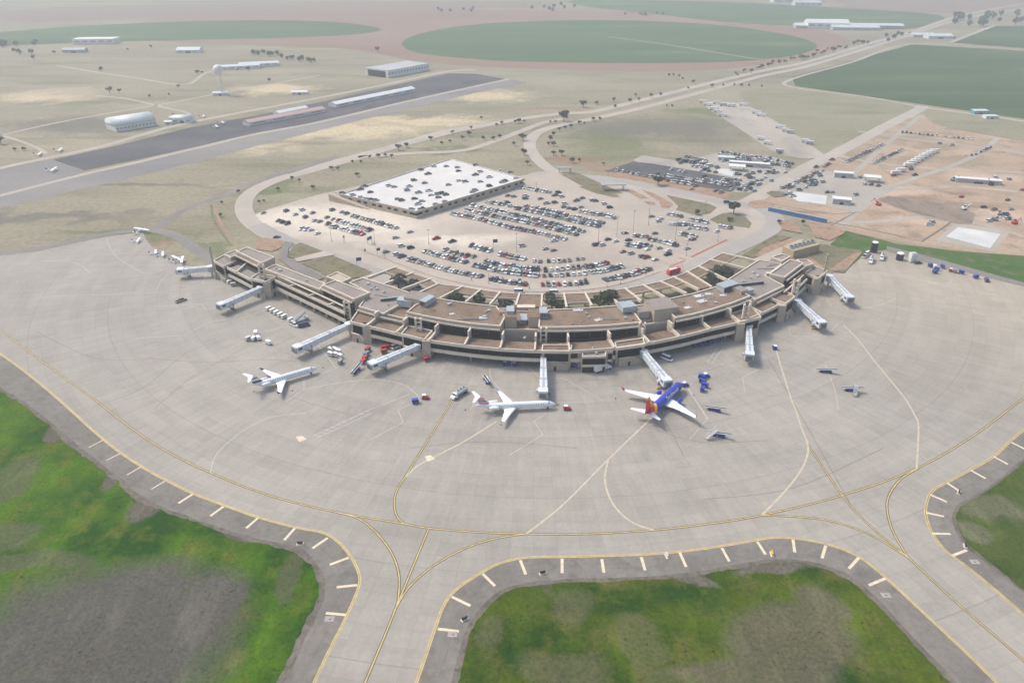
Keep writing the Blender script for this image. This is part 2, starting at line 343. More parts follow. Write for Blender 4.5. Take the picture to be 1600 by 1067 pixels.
# ---------------------------------------------------------------- ground sheets
LAYER = {}
def sheet(name, pts, mat, z, smooth=True, px=True, stuff=False):
    p = [at(*q) for q in pts] if px else list(pts)
    if smooth: p = chaikin(p, 2)
    p = ccw(p); m = MB(); m.face([(x, y, z) for x, y in p], mat)
    o = m.build(name); o['kind'] = 'stuff' if stuff else 'structure'
    return o
def resample(p, step):
    out = [p[0]]
    for a, b in zip(p, p[1:]):
        d = math.hypot(b[0]-a[0], b[1]-a[1]); n = max(1, int(d/step))
        for i in range(1, n+1): out.append((a[0]+(b[0]-a[0])*i/n, a[1]+(b[1]-a[1])*i/n))
    return out
def offset(p, d):
    """offset an open polyline to its left by d"""
    out = []; n = len(p)
    for i in range(n):
        a = Vector(p[max(0, i-1)]); b = Vector(p[min(n-1, i+1)]); t = (b-a).normalized()
        q = Vector(p[i])+Vector((-t.y, t.x))*d; out.append((q.x, q.y))
    return out
def spline(pts, it=3):
    """smooth curve passing near the surveyed points (Catmull-Rom)"""
    p = pts; out = []
    for i in range(len(p)-1):
        p0 = p[max(0, i-1)]; p1 = p[i]; p2 = p[i+1]; p3 = p[min(len(p)-1, i+2)]
        for k in range(6):
            t = k/6; t2 = t*t; t3 = t2*t
            out.append(tuple(.5*(2*p1[j]+(p2[j]-p0[j])*t+(2*p0[j]-5*p1[j]+4*p2[j]-p3[j])*t2+(3*p1[j]-p0[j]-3*p2[j]+p3[j])*t3) for j in (0, 1)))
    out.append(p[-1]); return out
def ribbon_mb(m, pts, w, mat, z, smooth=True, off=0):
    p = [at(*q) for q in pts]
    if smooth and len(p) > 2: p = spline(p)
    a = offset(p, off+w/2); b = offset(p, off-w/2)
    for i in range(len(p)-1):
        m.face([(b[i][0], b[i][1], z), (b[i+1][0], b[i+1][1], z), (a[i+1][0], a[i+1][1], z), (a[i][0], a[i][1], z)], mat)
def road(name, pts, w, mat, z, smooth=True):
    m = MB(); ribbon_mb(m, pts, w, mat, z, smooth); o = m.build(name); o['kind'] = 'structure'; return o

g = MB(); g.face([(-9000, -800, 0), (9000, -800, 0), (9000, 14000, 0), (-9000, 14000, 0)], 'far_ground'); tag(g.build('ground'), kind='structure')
# distant fields
sheet('field', [(300, 8), (600, 14), (1000, 17), (1200, 33), (1345, 60), (1300, 82), (1190, 103), (1080, 113), (900, 112), (700, 102), (620, 92), (560, 76), (380, 72), (150, 60)], 'soil_red', .06)
sheet('field', [(1290, -4), (1600, -4), (1720, 5), (1600, 14), (1490, 22), (1330, 15)], 'soil_mauve', .06, False)
sheet('field', [(0, 10), (700, 3), (880, 3), (870, 12), (600, 16), (250, 26), (0, 42)], 'soil_mauve', .08)
sheet('field', [(880, -2), (1160, 4), (1330, 14), (1500, 24), (1425, 50), (1290, 42), (1150, 38), (1020, 22), (900, 10)], 'crop_teal', .10)
sheet('field', [(-80, 58), (100, 42), (330, 32), (520, 33), (610, 46), (560, 55), (450, 60), (300, 63), (100, 67), (-80, 78)], 'crop_teal', .12)
sheet('crop_field', [(625.9, 68.4), (634, 77), (650, 83), (690, 88.5), (744, 93), (802, 96.5), (870, 98), (940, 99), (1052, 99), (1142, 97.5), (1210, 92), (1255, 85), (1276, 76), (1277, 71), (1264, 63), (1232, 55), (1187, 47.5), (1142, 41), (1066, 35.5), (985, 32), (892, 32), (825, 33.8), (771, 36.5), (721, 41), (667, 50), (636, 60)], 'crop_teal', .14)
sheet('crop_field', [(1237, 121), (1425, 70), (1600, 80), (1800, 92), (1800, 212), (1600, 186), (1431, 162), (1243, 135)], 'crop_dark', .14, False)
sheet('crop_field', [(1485, 67), (1552, 41), (1760, 41), (1800, 88), (1600, 76)], 'crop_dark', .14, False)
sheet('field', [(1150, 140), (1240, 138), (1425, 168), (1415, 180), (1290, 236), (1278, 236), (1198, 180), (1165, 160)], 'field_pale', .06)
sheet('field', [(1450, 168), (1800, 212), (1800, 260), (1600, 218), (1470, 200), (1440, 180)], 'field_pale', .16)
m = MB(); ribbon_mb(m, [(949, 58), (1040, 70), (1165, 90), (1205, 95)], 8, 'field_pale', .15); tag(m.build('pivot_track'), kind='structure')
# dirt and gravel
sheet('dirt_ground', [(1180, 318), (1215, 296), (1300, 240), (1430, 172), (1480, 200), (1600, 222), (1800, 262), (1800, 440), (1600, 402), (1440, 384), (1320, 362), (1285, 352), (1200, 330)], 'dirt_site', .08)
sheet('strip_ground', [(1094, 158), (1120, 159), (1161, 161), (1196, 180), (1239, 207), (1278, 235), (1290, 243), (1262, 250), (1213, 240), (1180, 218), (1142, 193), (1108, 172)], 'strip_gravel', .10)
sheet('gravel_ground', [(989, 250), (1004, 243), (1062, 252), (1127, 238), (1199, 243), (1230, 252), (1225, 272), (1184, 302), (1140, 300), (1040, 276)], 'gravel_lot', .10, False)
sheet('gravel_ground', [(1254, 272), (1287, 266), (1381, 279), (1389, 296), (1337, 332), (1290, 322), (1231, 311), (1220, 302)], 'gravel_lot', .12, False)
sheet('rental_lot', [(945, 268), (989, 253), (1019, 256), (1090, 268), (1146, 279), (1160, 289), (1142, 300), (1090, 292), (1030, 282), (964, 270)], 'asphalt_dark', .14, False)
sheet('verge', [(940, 272), (965, 268), (1030, 281), (1090, 292), (1141, 300), (1137, 312), (1090, 304), (1000, 287)], 'verge_dirt', .15)
sheet('concrete_slab', [(1478, 370), (1497, 355), (1563, 366), (1547, 388)], 'slab_pale', .14, False)
sheet('gravel_ground', [(1462, 376), (1492, 348), (1580, 361), (1553, 394)], 'gravel_lot', .12, False)
sheet('grass_verge', [(1298, 381), (1322, 361), (1345, 367), (1400, 381), (1500, 393), (1600, 400), (1800, 430), (1800, 500), (1600, 446), (1545, 432), (1440, 405), (1388, 390), (1355, 394), (1318, 425), (1300, 422)], 'verge_green', .16, False)
sheet('service_path', [(1385, 385), (1440, 398), (1545, 427), (1600, 442), (1600, 448), (1544, 434), (1437, 408), (1386, 393)], 'asphalt_path', .17, False)
# old airfield ramps
sheet('old_runway', [(-120, 355), (0, 326), (223, 274), (400, 229), (559, 189), (750, 144), (824, 130), (800, 124), (780, 125), (500, 191), (223, 252), (0, 306), (-120, 330)], 'asphalt_old', .06, False)
sheet('old_ramp', [(-120, 290), (0, 265), (83, 249), (135, 268), (0, 306), (-120, 330)], 'asphalt_old', .10, False)
sheet('old_ramp', [(83, 250), (190, 226), (300, 199), (400, 181), (500, 160), (700, 115), (745, 116), (790, 124), (600, 166), (430, 205), (250, 242), (133, 267)], 'asphalt_dark', .10, False)
road('old_ramp_edge', [(-100, 290), (0, 263), (159, 229), (287, 194), (500, 153), (600, 133), (700, 112), (745, 110)], 9, 'road_concrete', .12)
road('old_ramp_edge', [(-100, 332), (0, 306), (130, 273), (223, 252), (395, 211), (500, 191), (640, 158), (795, 124)], 7, 'road_concrete', .12)
road('track', [(0, 212), (80, 194), (160, 179), (250, 164), (345, 146), (500, 118)], 5, 'road_concrete', .1)
road('track', [(90, 103), (150, 113), (210, 122), (290, 132), (330, 112), (430, 103)], 6, 'road_concrete', .1)
road('track', [(-5, 210), (35, 222), (70, 238), (60, 242)], 4, 'road_concrete', .1)
road('track', [(150, 150), (200, 155), (255, 168), (295, 178), (290, 190)], 5, 'road_concrete', .1)
# apron and taxiway
sheet('apron', [(-400, 500), (-200, 440), (0, 400), (60, 393), (166, 370), (223, 363), (229, 376), (238, 387), (252, 399), (270, 409), (295, 416), (335, 424), (420, 436), (560, 470), (700, 488), (850, 492), (1000, 485), (1150, 455), (1225, 430), (1290, 424), (1317, 427), (1356, 396), (1386, 393), (1437, 408), (1544, 434), (1600, 448), (1900, 520), (2400, 900), (2600, 1500), (800, 1500), (-800, 1500), (-900, 700)], 'apron_concrete', .04, False)
road('service_path', [(-200, 432), (0, 396), (60, 389), (166, 366), (232, 358), (250, 352), (264, 342), (300, 323), (350, 306), (414, 279), (470, 262), (527, 244)], 7, 'asphalt_path', .05)
road('service_path', [(230, 359), (250, 361), (275, 369), (290, 378), (304, 388), (324, 402), (338, 412)], 8, 'asphalt_path', .07)
road('dirt_track', [(330, 320), (333, 340), (345, 362), (362, 385)], 1.6, 'verge_grass', .06); road('dirt_track', [(337, 318), (341, 340), (354, 362), (372, 386)], 1.6, 'verge_dirt', .062)
EDGE_L = [(-140, 480), (-60, 518), (9, 560), (76, 612), (161.5, 688), (218.5, 728.6), (259, 751), (299, 771), (349, 790), (404, 809.4), (461, 824.6), (503.5, 833), (527, 847), (546, 869), (558, 892.5), (559.6, 914), (541.5, 959), (513, 1016), (489, 1067), (440, 1180)]
EDGE_C = [(610, 1180), (652, 1067), (682, 980), (696, 944), (716, 920), (752, 896), (784, 880), (824, 872), (876, 871), (940, 869.5), (1000, 867.5), (1060, 863), (1128, 854), (1180, 845), (1208, 841), (1240, 842), (1292, 851), (1340, 870), (1384, 904), (1440, 956), (1500, 1012), (1556, 1067), (1660, 1175)]
EDGE_R = [(1900, 450), (1720, 580), (1600, 670), (1552, 712), (1516, 733), (1480, 752), (1456, 766), (1446, 786), (1446, 808), (1456, 834), (1476, 860), (1508, 884), (1552, 920), (1600, 962), (1740, 1085)]
GR_L = [(-140, 520), (-60, 560), (0, 605), (47, 634), (104, 681), (176, 738), (237, 784), (332, 820), (399, 841), (465, 855), (494, 878), (508, 911), (503, 945), (480, 992), (444, 1067), (390, 1180)]
GR_C = [(660, 1180), (704, 1067), (716, 1024), (728, 982), (752, 948), (784, 921), (828, 910), (880, 905), (940, 903), (1040, 899), (1120, 888), (1180, 877), (1224, 873), (1280, 881), (1332, 902), (1372, 936), (1416, 984), (1496, 1067), (1600, 1175)]
GR_R = [(1900, 500), (1720, 620), (1600, 716), (1552, 756), (1516, 778), (1494, 790), (1489, 812), (1496, 836), (1516, 860), (1600, 926), (1740, 1045)]
def lobe(edge, off, mat, name, z, stuff=False, jag=0):
    p = spline([at(*q) for q in edge]); m = MB()
    if jag:
        p = resample(p, 1.5); o = offset(p, 1.0)
        p = [(a[0]+(b[0]-a[0])*jag*(noise.noise((a[0]*.12, a[1]*.12, 3))*1.6+noise.noise((a[0]*.6, a[1]*.6, 5))*.9),
              a[1]+(b[1]-a[1])*jag*(noise.noise((a[0]*.12, a[1]*.12, 3))*1.6+noise.noise((a[0]*.6, a[1]*.6, 5))*.9)) for a, b in zip(p, o)]
    pts = ccw(p+[at(*q) for q in off])
    m.face([(x, y, z) for x, y in pts], mat); o = m.build(name); o['kind'] = 'structure'; return o
OFF_L = [(300, 1500), (-900, 1500), (-900, 620)]; OFF_C = [(1500, 1420), (760, 1420)]; OFF_R = [(2300, 1180), (2600, 560)]
lobe(EDGE_L, OFF_L, 'shoulder_asphalt', 'taxiway_shoulder', .08); lobe(EDGE_C, OFF_C, 'shoulder_asphalt', 'taxiway_shoulder', .08); lobe(EDGE_R, OFF_R, 'shoulder_asphalt', 'taxiway_shoulder', .08)
lobe(GR_L, OFF_L, 'shoulder_dirt', 'infield_edge', .12, jag=.25); lobe(GR_C, OFF_C, 'shoulder_dirt', 'infield_edge', .12, jag=.2); lobe(GR_R, OFF_R, 'shoulder_dirt', 'infield_edge', .12, jag=.2)
def shrink(gr, d): return offset(spline([at(*q) for q in gr]), d)
def lobe_in(gr, d, off, mat, z, jag):
    p = resample(shrink(gr, d), 1.2); o = offset(p, 1.0); q = []
    for a, b in zip(p, o):
        k = jag*(noise.noise((a[0]*.07, a[1]*.07, 9))*2.2+noise.noise((a[0]*.35, a[1]*.35, 2))*1.2+noise.noise((a[0]*1.3, a[1]*1.3, 2))*.6)
        q.append((a[0]+(b[0]-a[0])*k, a[1]+(b[1]-a[1])*k))
    m = MB(); m.face([(x, y, z) for x, y in ccw(q+[at(*s) for s in off])], mat); o = m.build('infield_grass'); o['kind'] = 'structure'
lobe_in(GR_L, -1.8, OFF_L, 'infield_left', .16, .7); lobe_in(GR_C, -1.6, OFF_C, 'infield_centre', .16, .5); lobe_in(GR_R, 1.2, OFF_R, 'infield_right', .16, .4)
# painted markings
mk = MB()
RING = [(-60, 472), (0, 515), (59.4, 560), (137.8, 617), (236.6, 690.6), (327.8, 738), (427.5, 776), (532, 801.3), (630, 818), (670, 825), (740, 831), (822, 834), (920, 834), (1022, 828), (1110, 818), (1190, 805), (1316, 774), (1432, 732), (1516, 684), (1576, 640), (1640, 590)]
TL = [RING,
 [(528, 801), (560, 810), (588, 832), (612, 864), (623, 896), (623, 928), (616, 956), (570, 1067), (530, 1160)],
 [(670, 825), (616, 956)], [(616, 954), (640, 916), (680, 882), (728, 856), (776, 841), (822, 834)],
 [(706, 622), (698, 640), (640, 734), (622, 762), (616, 784), (620, 806), (631, 818)],
 [(1262, 694), (1316, 774), (1360, 822), (1420, 872), (1480, 928), (1544, 984), (1600, 1032), (1700, 1120)],
 [(1434, 732), (1408, 748), (1390, 772), (1386, 796), (1396, 832), (1420, 872)],
 [(1190, 805), (1240, 807), (1288, 812), (1332, 824), (1372, 842), (1418, 870)]]
TP = [[(776, 658), (728, 688), (678, 714), (652, 728), (634, 745)], [(1020, 651), (950, 718), (880, 788), (822, 834)],
 [(950, 719), (945, 748), (952, 776), (968, 800), (992, 818), (1022, 828)],
 [(1213, 548), (1218, 565), (1235, 620), (1243, 640), (1252, 668), (1262, 694), (1260, 716), (1248, 740), (1224, 770), (1190, 805)],
 [(1318, 508), (1340, 530), (1367, 565), (1412, 620), (1430, 650), (1435, 664), (1434, 700), (1432, 732)]]
for zi, t in enumerate(TL): ribbon_mb(mk, t, .95, 'line_dark', .054+zi*.0007)
for zi, t in enumerate(TL): ribbon_mb(mk, t, .42, 'paint_yellow', .0715+zi*.0007)
for zi, t in enumerate(TP): ribbon_mb(mk, t, .7, 'line_pale', .0625+zi*.0007)
for e, s in ((EDGE_L, -1), (EDGE_C, -1), (EDGE_R, 1)):
    ribbon_mb(mk, e, .35, 'paint_yellow', .086, off=0); ribbon_mb(mk, e, .35, 'paint_yellow', .086, off=.6)
tag(mk.build('taxiway_markings'), kind='structure')
mk = MB()
def unz(l, s, ox, oy): return [(ox+a/s, oy+b/s) for a, b in l]
bars = []
for l in ([(340, 268), (292, 293)], [(395, 313), (350, 335)], [(463, 357), (418, 383)], [(543, 403), (498, 430)], [(633, 447), (587, 476)], [(735, 487), (692, 518)], [(848, 525), (810, 558)], [(970, 558), (935, 597)], [(1078, 590), (1028, 624)], [(1147, 655), (1085, 678)], [(1175, 745), (1107, 752)], [(1138, 843), (1072, 837)]): bars.append((unz(l, 2.105, 0, 560), len(bars)))
for l in ([(510, 855), (592, 865)], [(565, 730), (637, 765)], [(685, 640), (733, 688)], [(832, 587), (853, 643)], [(995, 582), (995, 638)], [(1150, 583), (1158, 636)]): bars.append((unz(l, 2.498, 480, 640), 9))
for l in ([(5, 575), (20, 627)], [(155, 558), (180, 613)], [(320, 540), (348, 592)], [(458, 515), (490, 565)], [(597, 507), (604, 557)], [(725, 530), (710, 580)], [(853, 578), (815, 620)], [(958, 658), (893, 685)], [(1450, 128), (1520, 163)], [(1380, 183), (1435, 213)], [(1290, 236), (1349, 269)], [(1197, 285), (1250, 320)], [(1133, 332), (1197, 360)], [(1117, 402), (1187, 417)], [(1140, 483), (1212, 485)], [(1218, 570), (1275, 548)]): bars.append((unz(l, 2.498, 1000, 640), 9))
for l, i in bars: ribbon_mb(mk, l, .5 if i < 4 else .95, 'line_cream', .088, False)
tag(mk.build('shoulder_markings'), kind='structure')
mk = MB()
WL = [[(480, 645), (440, 649), (408, 657), (366, 683), (337, 712), (329, 738)], [(166, 373), (171, 385), (183, 402), (200, 413), (231, 428), (262, 418)],
 [(276, 425), (262, 429), (250, 440), (245, 455), (287, 452), (316, 444), (322, 428)], [(60, 464), (110, 462), (200, 459), (267, 457)], [(62, 408), (100, 408), (125, 414), (140, 427)],
 [(205, 529), (287, 524), (330, 502), (365, 499), (372, 491), (387, 490)], [(240, 479), (315, 475), (322, 484), (337, 482)],
 [(498, 540), (526, 576), (475, 593), (475, 608), (446, 628)], [(475, 608), (520, 600), (565, 594), (600, 594), (630, 601), (650, 615), (655, 625)], [(640, 632), (622, 641), (630, 660), (576, 688)],
 [(764, 577), (770, 595), (790, 617), (812, 630)], [(764, 577), (825, 574), (842, 589)], [(835, 636), (854, 646), (834, 658), (848, 679), (796, 711)],
 [(870, 629), (943, 627), (881, 591), (856, 590)], [(1122, 542), (1105, 566), (1160, 573)], [(1129, 545), (1113, 567)],
 [(1287, 460), (1300, 480), (1350, 482), (1382, 475), (1400, 466)], [(1310, 505), (1231, 496), (1235, 525), (1300, 524)],
 [(1073, 605), (1105, 654)], [(489, 681), (530, 662), (575, 641), (640, 616)], [(495, 684), (536, 666), (580, 645)], [(415, 518), (455, 508)], [(1437, 436), (1480, 447), (1560, 462)], [(1488, 437), (1480, 447)],
 [(1360, 424), (1420, 433), (1500, 452)]]
for i, t in enumerate(WL): ribbon_mb(mk, t, .26, 'line_white', .0665+i*.0002, i in (0, 1, 4, 8, 10, 22))
for k in range(10): ribbon_mb(mk, [(491+k*8.6, 680-k*4.1), (501+k*8.4, 681-k*4.3)], .25, 'line_white', .0655+k*.00005, False)
OR = [[(1075, 605), (1106, 654), (1077, 687)], [(938, 588), (974, 570), (997, 577), (1019, 577)], [(1262, 520), (1290, 525), (1310, 505)], [(1160, 590), (1185, 577)], [(985, 614), (1030, 607)], [(1290, 570), (1305, 610), (1310, 640)], [(1160, 590), (1164, 612)], [(735, 640), (745, 622)]]
for i, t in enumerate(OR): ribbon_mb(mk, t, .3, 'line_pale', .0672+i*.0002+.0001, False)
# small painted squares
for (x, y) in ((470, 685.5), (671, 716)):
    a = at(x-8, y-3); b = at(x+2, y-5); c = at(x+9, y+1); d = at(x-2, y+5); mk.face([(q[0], q[1], .07) for q in (a, d, c, b)], 'line_cream')
tag(mk.build('apron_markings'), kind='structure')
# roads, car park, islands
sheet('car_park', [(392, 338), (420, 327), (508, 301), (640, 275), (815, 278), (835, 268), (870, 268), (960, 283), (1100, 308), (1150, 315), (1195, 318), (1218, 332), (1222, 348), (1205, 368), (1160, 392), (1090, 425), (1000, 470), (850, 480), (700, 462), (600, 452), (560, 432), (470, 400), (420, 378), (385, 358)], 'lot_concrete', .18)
road('loop_road', [(1600, 6), (1501, 25), (1417, 53), (1364, 67), (1262, 97), (1192, 111), (1087, 136), (991, 160), (927, 175), (880, 178), (814, 186), (744, 199), (703, 207), (630, 226), (559, 244), (500, 261), (470, 271), (440, 279), (414, 289), (393, 301), (382, 316), (383, 334), (400, 354), (440, 373)], 13, 'road_concrete', .20)
road('highway', [(1610, 12), (1501, 31), (1417, 57), (1364, 73), (1262, 104), (1192, 119), (1087, 147), (1000, 170), (927, 186), (880, 195), (848, 204), (832, 215), (828, 230), (838, 247), (860, 266), (890, 276)], 12, 'road_concrete', .22)
road('highway', [(880, 274), (950, 280), (1020, 292), (1100, 309), (1150, 320), (1190, 322)], 13, 'road_grey', .24)
road('loop_road', [(560, 246), (640, 240), (720, 236), (770, 222), (815, 205), (850, 192), (880, 186)], 9, 'road_concrete', .20)
road('loop_road', [(470, 271), (560, 246), (640, 222), (700, 205), (735, 200)], 14, 'road_concrete', .19)
road('loop_road', [(1120, 330), (1165, 318), (1205, 295), (1260, 262), (1310, 238), (1380, 200), (1435, 172), (1440, 166)], 14, 'road_concrete', .21)
road('track', [(1440, 168), (1500, 176), (1600, 190), (1760, 215)], 8, 'road_concrete', .2); road('track', [(1430, 166), (1340, 150), (1240, 137), (1235, 125), (1330, 98), (1427, 69), (1600, 79), (1800, 92)], 6, 'road_concrete', .2)
road('track', [(1485, 67), (1555, 40)], 8, 'road_concrete', .2)
road('kerb_road', [(400, 352), (440, 374), (520, 402), (600, 432), (660, 448), (720, 457), (800, 464), (860, 465), (930, 460), (1000, 447), (1060, 427), (1120, 400), (1170, 378), (1205, 358), (1210, 340), (1190, 325)], 13, 'road_grey', .22)
road('kerb_walk', [(560, 388), (620, 410), (680, 431), (740, 445), (800, 452), (860, 454), (930, 449), (985, 438), (1040, 420), (1065, 411)], 3.5, 'road_concrete', .26)
mk = MB()
ribbon_mb(mk, [(560, 390), (620, 412), (680, 433), (740, 447), (800, 455), (860, 457), (930, 452), (985, 441), (1032, 425)], .35, 'line_red', .33)
ribbon_mb(mk, [(1045, 418), (1070, 408)], 1.1, 'line_red', .30, False); ribbon_mb(mk, [(1080, 402), (1136, 375)], 1.2, 'line_red', .30, False); ribbon_mb(mk, [(1060, 403), (1072, 406)], .7, 'line_red', .3, False)
for k in range(5): ribbon_mb(mk, unz([(30+k*14, 15), (100, 45+k*6)], 1.6, 1010, 398), .2, 'line_red', .3, False)
tag(mk.build('kerb_markings'), kind='structure')
for k, t in enumerate([[(1590, 300), (1500, 292), (1420, 296), (1330, 300), (1250, 318)], [(1560, 215), (1530, 240), (1480, 262), (1400, 290), (1340, 330), (1320, 352)], [(1300, 240), (1350, 252), (1440, 262), (1600, 270)], [(1340, 205), (1400, 215), (1500, 226), (1600, 240)], [(1600, 370), (1530, 350), (1450, 340), (1390, 345), (1300, 350)], [(1440, 180), (1380, 230), (1345, 262), (1300, 300)], [(1600, 345), (1500, 330), (1440, 318)]]):
    m = MB(); ribbon_mb(m, t, 5.5, 'gravel_lot' if k % 2 else 'strip_gravel', .11+.003*k); tag(m.build('dirt_track'), kind='structure')
m = MB(); ribbon_mb(m, [(1281, 346), (1340, 355), (1400, 368), (1440, 378), (1480, 352), (1502, 335)], 1.6, 'concrete_dark', .145, False); ribbon_mb(m, [(1337, 332), (1300, 352), (1285, 360)], 1.2, 'concrete_dark', .147, False); ribbon_mb(m, [(1200, 318), (1240, 325), (1300, 335), (1345, 332)], 1.0, 'concrete_dark', .149, False); tag(m.build('ditch'), kind='structure')
ground_mat('graded_soil', [(.23, .18, .145), (.31, .25, .20), (.18, .15, .125)], .03, .3, [], stretch=(1, .4), fine_amt=.3)
sheet('graded_bed', unz([(430, 640), (500, 600), (700, 625), (1080, 690), (1210, 745), (1180, 826), (1060, 830), (900, 785), (640, 720)], 5.161, 1290, 190), 'graded_soil', .15, False)
sm = MB()
for t in ([(150, 634), (225, 605), (292, 551), (360, 528)], [(230, 560), (330, 566), (420, 562), (520, 570)], [(1030, 640), (1062, 700), (1066, 712)], [(1000, 662), (1090, 690), (1200, 688)], [(380, 545), (300, 590), (240, 640)], [(640, 700), (760, 690), (900, 700)], [(1100, 780), (1240, 762), (1380, 700)], [(1200, 560), (1280, 700), (1330, 790)], [(60, 520), (150, 560), (240, 560)]): ribbon_mb(sm, t, .22, 'concrete_dark', .046+.0005*len(sm.f)/12)
rk = random.Random(2)
for e, sg in ((EDGE_L, -1), (EDGE_C, -1), (EDGE_R, 1)):
    pl = resample(spline([at(*q) for q in e]), 2.0)
    for dd in (3.2, 5.2, 6.8):
        o_ = offset(pl, dd*sg*1.0); i = 0
        while i < len(o_)-6:
            n_ = rk.randint(3, 14); seg = o_[i:i+n_]
            if rk.random() < .5 and len(seg) > 2:
                w_ = [(x+rk.uniform(-.25, .25), y+rk.uniform(-.25, .25)) for x, y in seg]; a = offset(w_, .09); b = offset(w_, -.09)
                for q in range(len(w_)-1): sm.face([(*b[q], .087), (*b[q+1], .087), (*a[q+1], .087), (*a[q], .087)], 'concrete_dark')
            i += n_
tag(sm.build('pavement_cracks'), kind='structure')
isl = [('verge_dirt', [(915, 246+50), (935, 294), (955, 300), (968, 305), (958, 309), (930, 302)]),
 ('verge_grass', unz([(540, 455), (700, 490), (900, 530), (960, 560), (900, 610), (800, 625), (620, 580), (640, 550)], 5.333, 940, 220)),
 ('verge_grass', unz([(900, 660), (1000, 610), (1080, 600), (1200, 640), (1250, 690), (1230, 730), (1120, 715), (960, 690)], 5.333, 940, 220)),
 ('verge_dirt', unz([(330, 410), (430, 440), (600, 530), (560, 565), (500, 560), (480, 510), (400, 460)], 5.333, 940, 220)),
 ('verge_dirt', unz([(200, 420), (260, 415), (390, 480), (330, 488)], 5.333, 940, 220)), ('verge_dirt', unz([(350, 505), (440, 515), (450, 540), (390, 535)], 5.333, 940, 220)),
 ('verge_grass', unz([(560, 95), (640, 90), (840, 180), (700, 170)], 2.857, 680, 240)), ('verge_grass', unz([(640, 150), (720, 145), (830, 200), (720, 180)], 2.857, 680, 240)),
 ('verge_dirt', unz([(1215, 540), (1240, 510), (1340, 495), (1440, 530), (1400, 560), (1280, 565)], 5.333, 940, 220)), ('verge_grass', unz([(1370, 440), (1420, 420), (1520, 430), (1530, 465), (1440, 475)], 5.333, 940, 220)),
 ('verge_dirt', unz([(800, 200), (840, 130), (980, 150), (940, 200)], 4, 200, 340)), ('verge_grass', unz([(1000, 250), (1030, 180), (1080, 160), (1225, 215), (1060, 262)], 4, 200, 340)),
 ('verge_grass', unz([(1080, 290), (1280, 240), (1530, 345), (1460, 372), (1290, 400), (1180, 330)], 4, 200, 340)),
 ('verge_dirt', unz([(800, 200), (790, 150), (850, 128), (985, 150), (960, 190), (900, 215)], 4, 200, 340)),
 ('verge_dirt', unz([(440, 155), (560, 90), (790, 60), (640, 190), (560, 170)], 4, 1050, 360)), ('verge_grass', unz([(440, 155), (650, 30), (740, 45), (560, 120), (510, 175)], 4, 1050, 360)),
 ('verge_dirt', unz([(640, 190), (770, 90), (860, 80), (1110, 150), (1000, 270), (880, 230)], 4, 1050, 360)), ('verge_grass', unz([(840, 90), (900, 85), (1190, 130), (1100, 230), (1080, 268), (985, 262), (860, 170)], 4, 1050, 360)),
 ('verge_dirt', unz([(980, 250), (1130, 150), (1190, 140), (1090, 250)], 4, 1050, 360)), ('verge_dirt', unz([(230, 590), (340, 600), (370, 660), (260, 640)], 3.556, 1150, 180)), ('verge_dirt', unz([(400, 610), (560, 620), (600, 660), (520, 700), (440, 680)], 3.556, 1150, 180))]
for i, (m_, pts) in enumerate(isl): sheet('verge', pts, m_, .30+.01*i, False)
sheet('forecourt', unz([(230, 700), (310, 520), (400, 540), (340, 600), (330, 690), (480, 760), (720, 900), (640, 930), (420, 840)], 6.667, 400, 300), 'asphalt_path', .56, False)
sheet('footpath', unz([(400, 700), (700, 625), (830, 660), (430, 735)], 6.667, 400, 300), 'road_concrete', .57, False)
sheet('service_yard', unz([(470, 200), (790, 65), (830, 60), (640, 195)], 4, 1050, 360), 'road_concrete', .58, False)

# ---------------------------------------------------------------- terminal
Z1, Z2, ZR = 10.0, 15.2, 12.8
TB = empty('terminal_building', (*at(850, 500), 0), 0, 'long curved tan concrete terminal with brown roofs, terraces and black window bands', 'building')
TBI = Vector((-TB.location.x, -TB.location.y, 0))
def tpart(m, name, parent=None):
    o = m.build(name); o.parent = parent or TB
    if parent is None: o.location = TBI
    return o
def P(l, z): return [at(x, y, z) for x, y in l]
def roofblock(px, z, zb=0, name='roof_block', roof='roof_brown', ph=.55, ins=.7):
    p = ccw(P(px, z)); q = inset(p, ins); n = len(p)
    w = MB(); r = MB(); t = MB()
    for i in range(n):
        a, b = p[i], p[(i+1) % n]; c, d = q[i], q[(i+1) % n]
        w.face([(a[0], a[1], zb), (b[0], b[1], zb), (b[0], b[1], z-.9), (a[0], a[1], z-.9)], 'concrete_tan')
        t.face([(a[0], a[1], z-.9), (b[0], b[1], z-.9), (b[0], b[1], z), (a[0], a[1], z)], 'concrete_rim')
        t.face([(a[0], a[1], z), (b[0], b[1], z), (d[0], d[1], z), (c[0], c[1], z)], 'concrete_rim')
        t.face([(c[0], c[1], z), (d[0], d[1], z), (d[0], d[1], z-ph), (c[0], c[1], z-ph)], 'concrete_tan')
    r.face([(x, y, z-ph) for x, y in q], roof)
    tpart(w, 'wall'); tpart(r, 'roof'); tpart(t, 'parapet'); return p
def strip(line, d0, d1, z0, z1, mat, m=None):
    """solid band between two offsets of a facade line"""
    m = m or MB(); a = offset(line, d0); b = offset(line, d1); n = len(a)
    for i in range(n-1):
        A0, A1, B0, B1 = a[i], a[i+1], b[i], b[i+1]
        m.face([(*A0, z0), (*A1, z0), (*A1, z1), (*A0, z1)], mat)
        m.face([(*A0, z1), (*A1, z1), (*B1, z1), (*B0, z1)], mat)
        m.face([(*B1, z0), (*B0, z0), (*B0, z1), (*B1, z1)], mat)
        m.face([(*A1, z0), (*A0, z0), (*B0, z0), (*B1, z0)], mat)
    for i in (0, n-1): m.face([(*a[i], z0), (*b[i], z0), (*b[i], z1), (*a[i], z1)], mat)
    return m
def fline(px, z, step=4): return resample(spline([at(x, y, z) for x, y in px]), step)
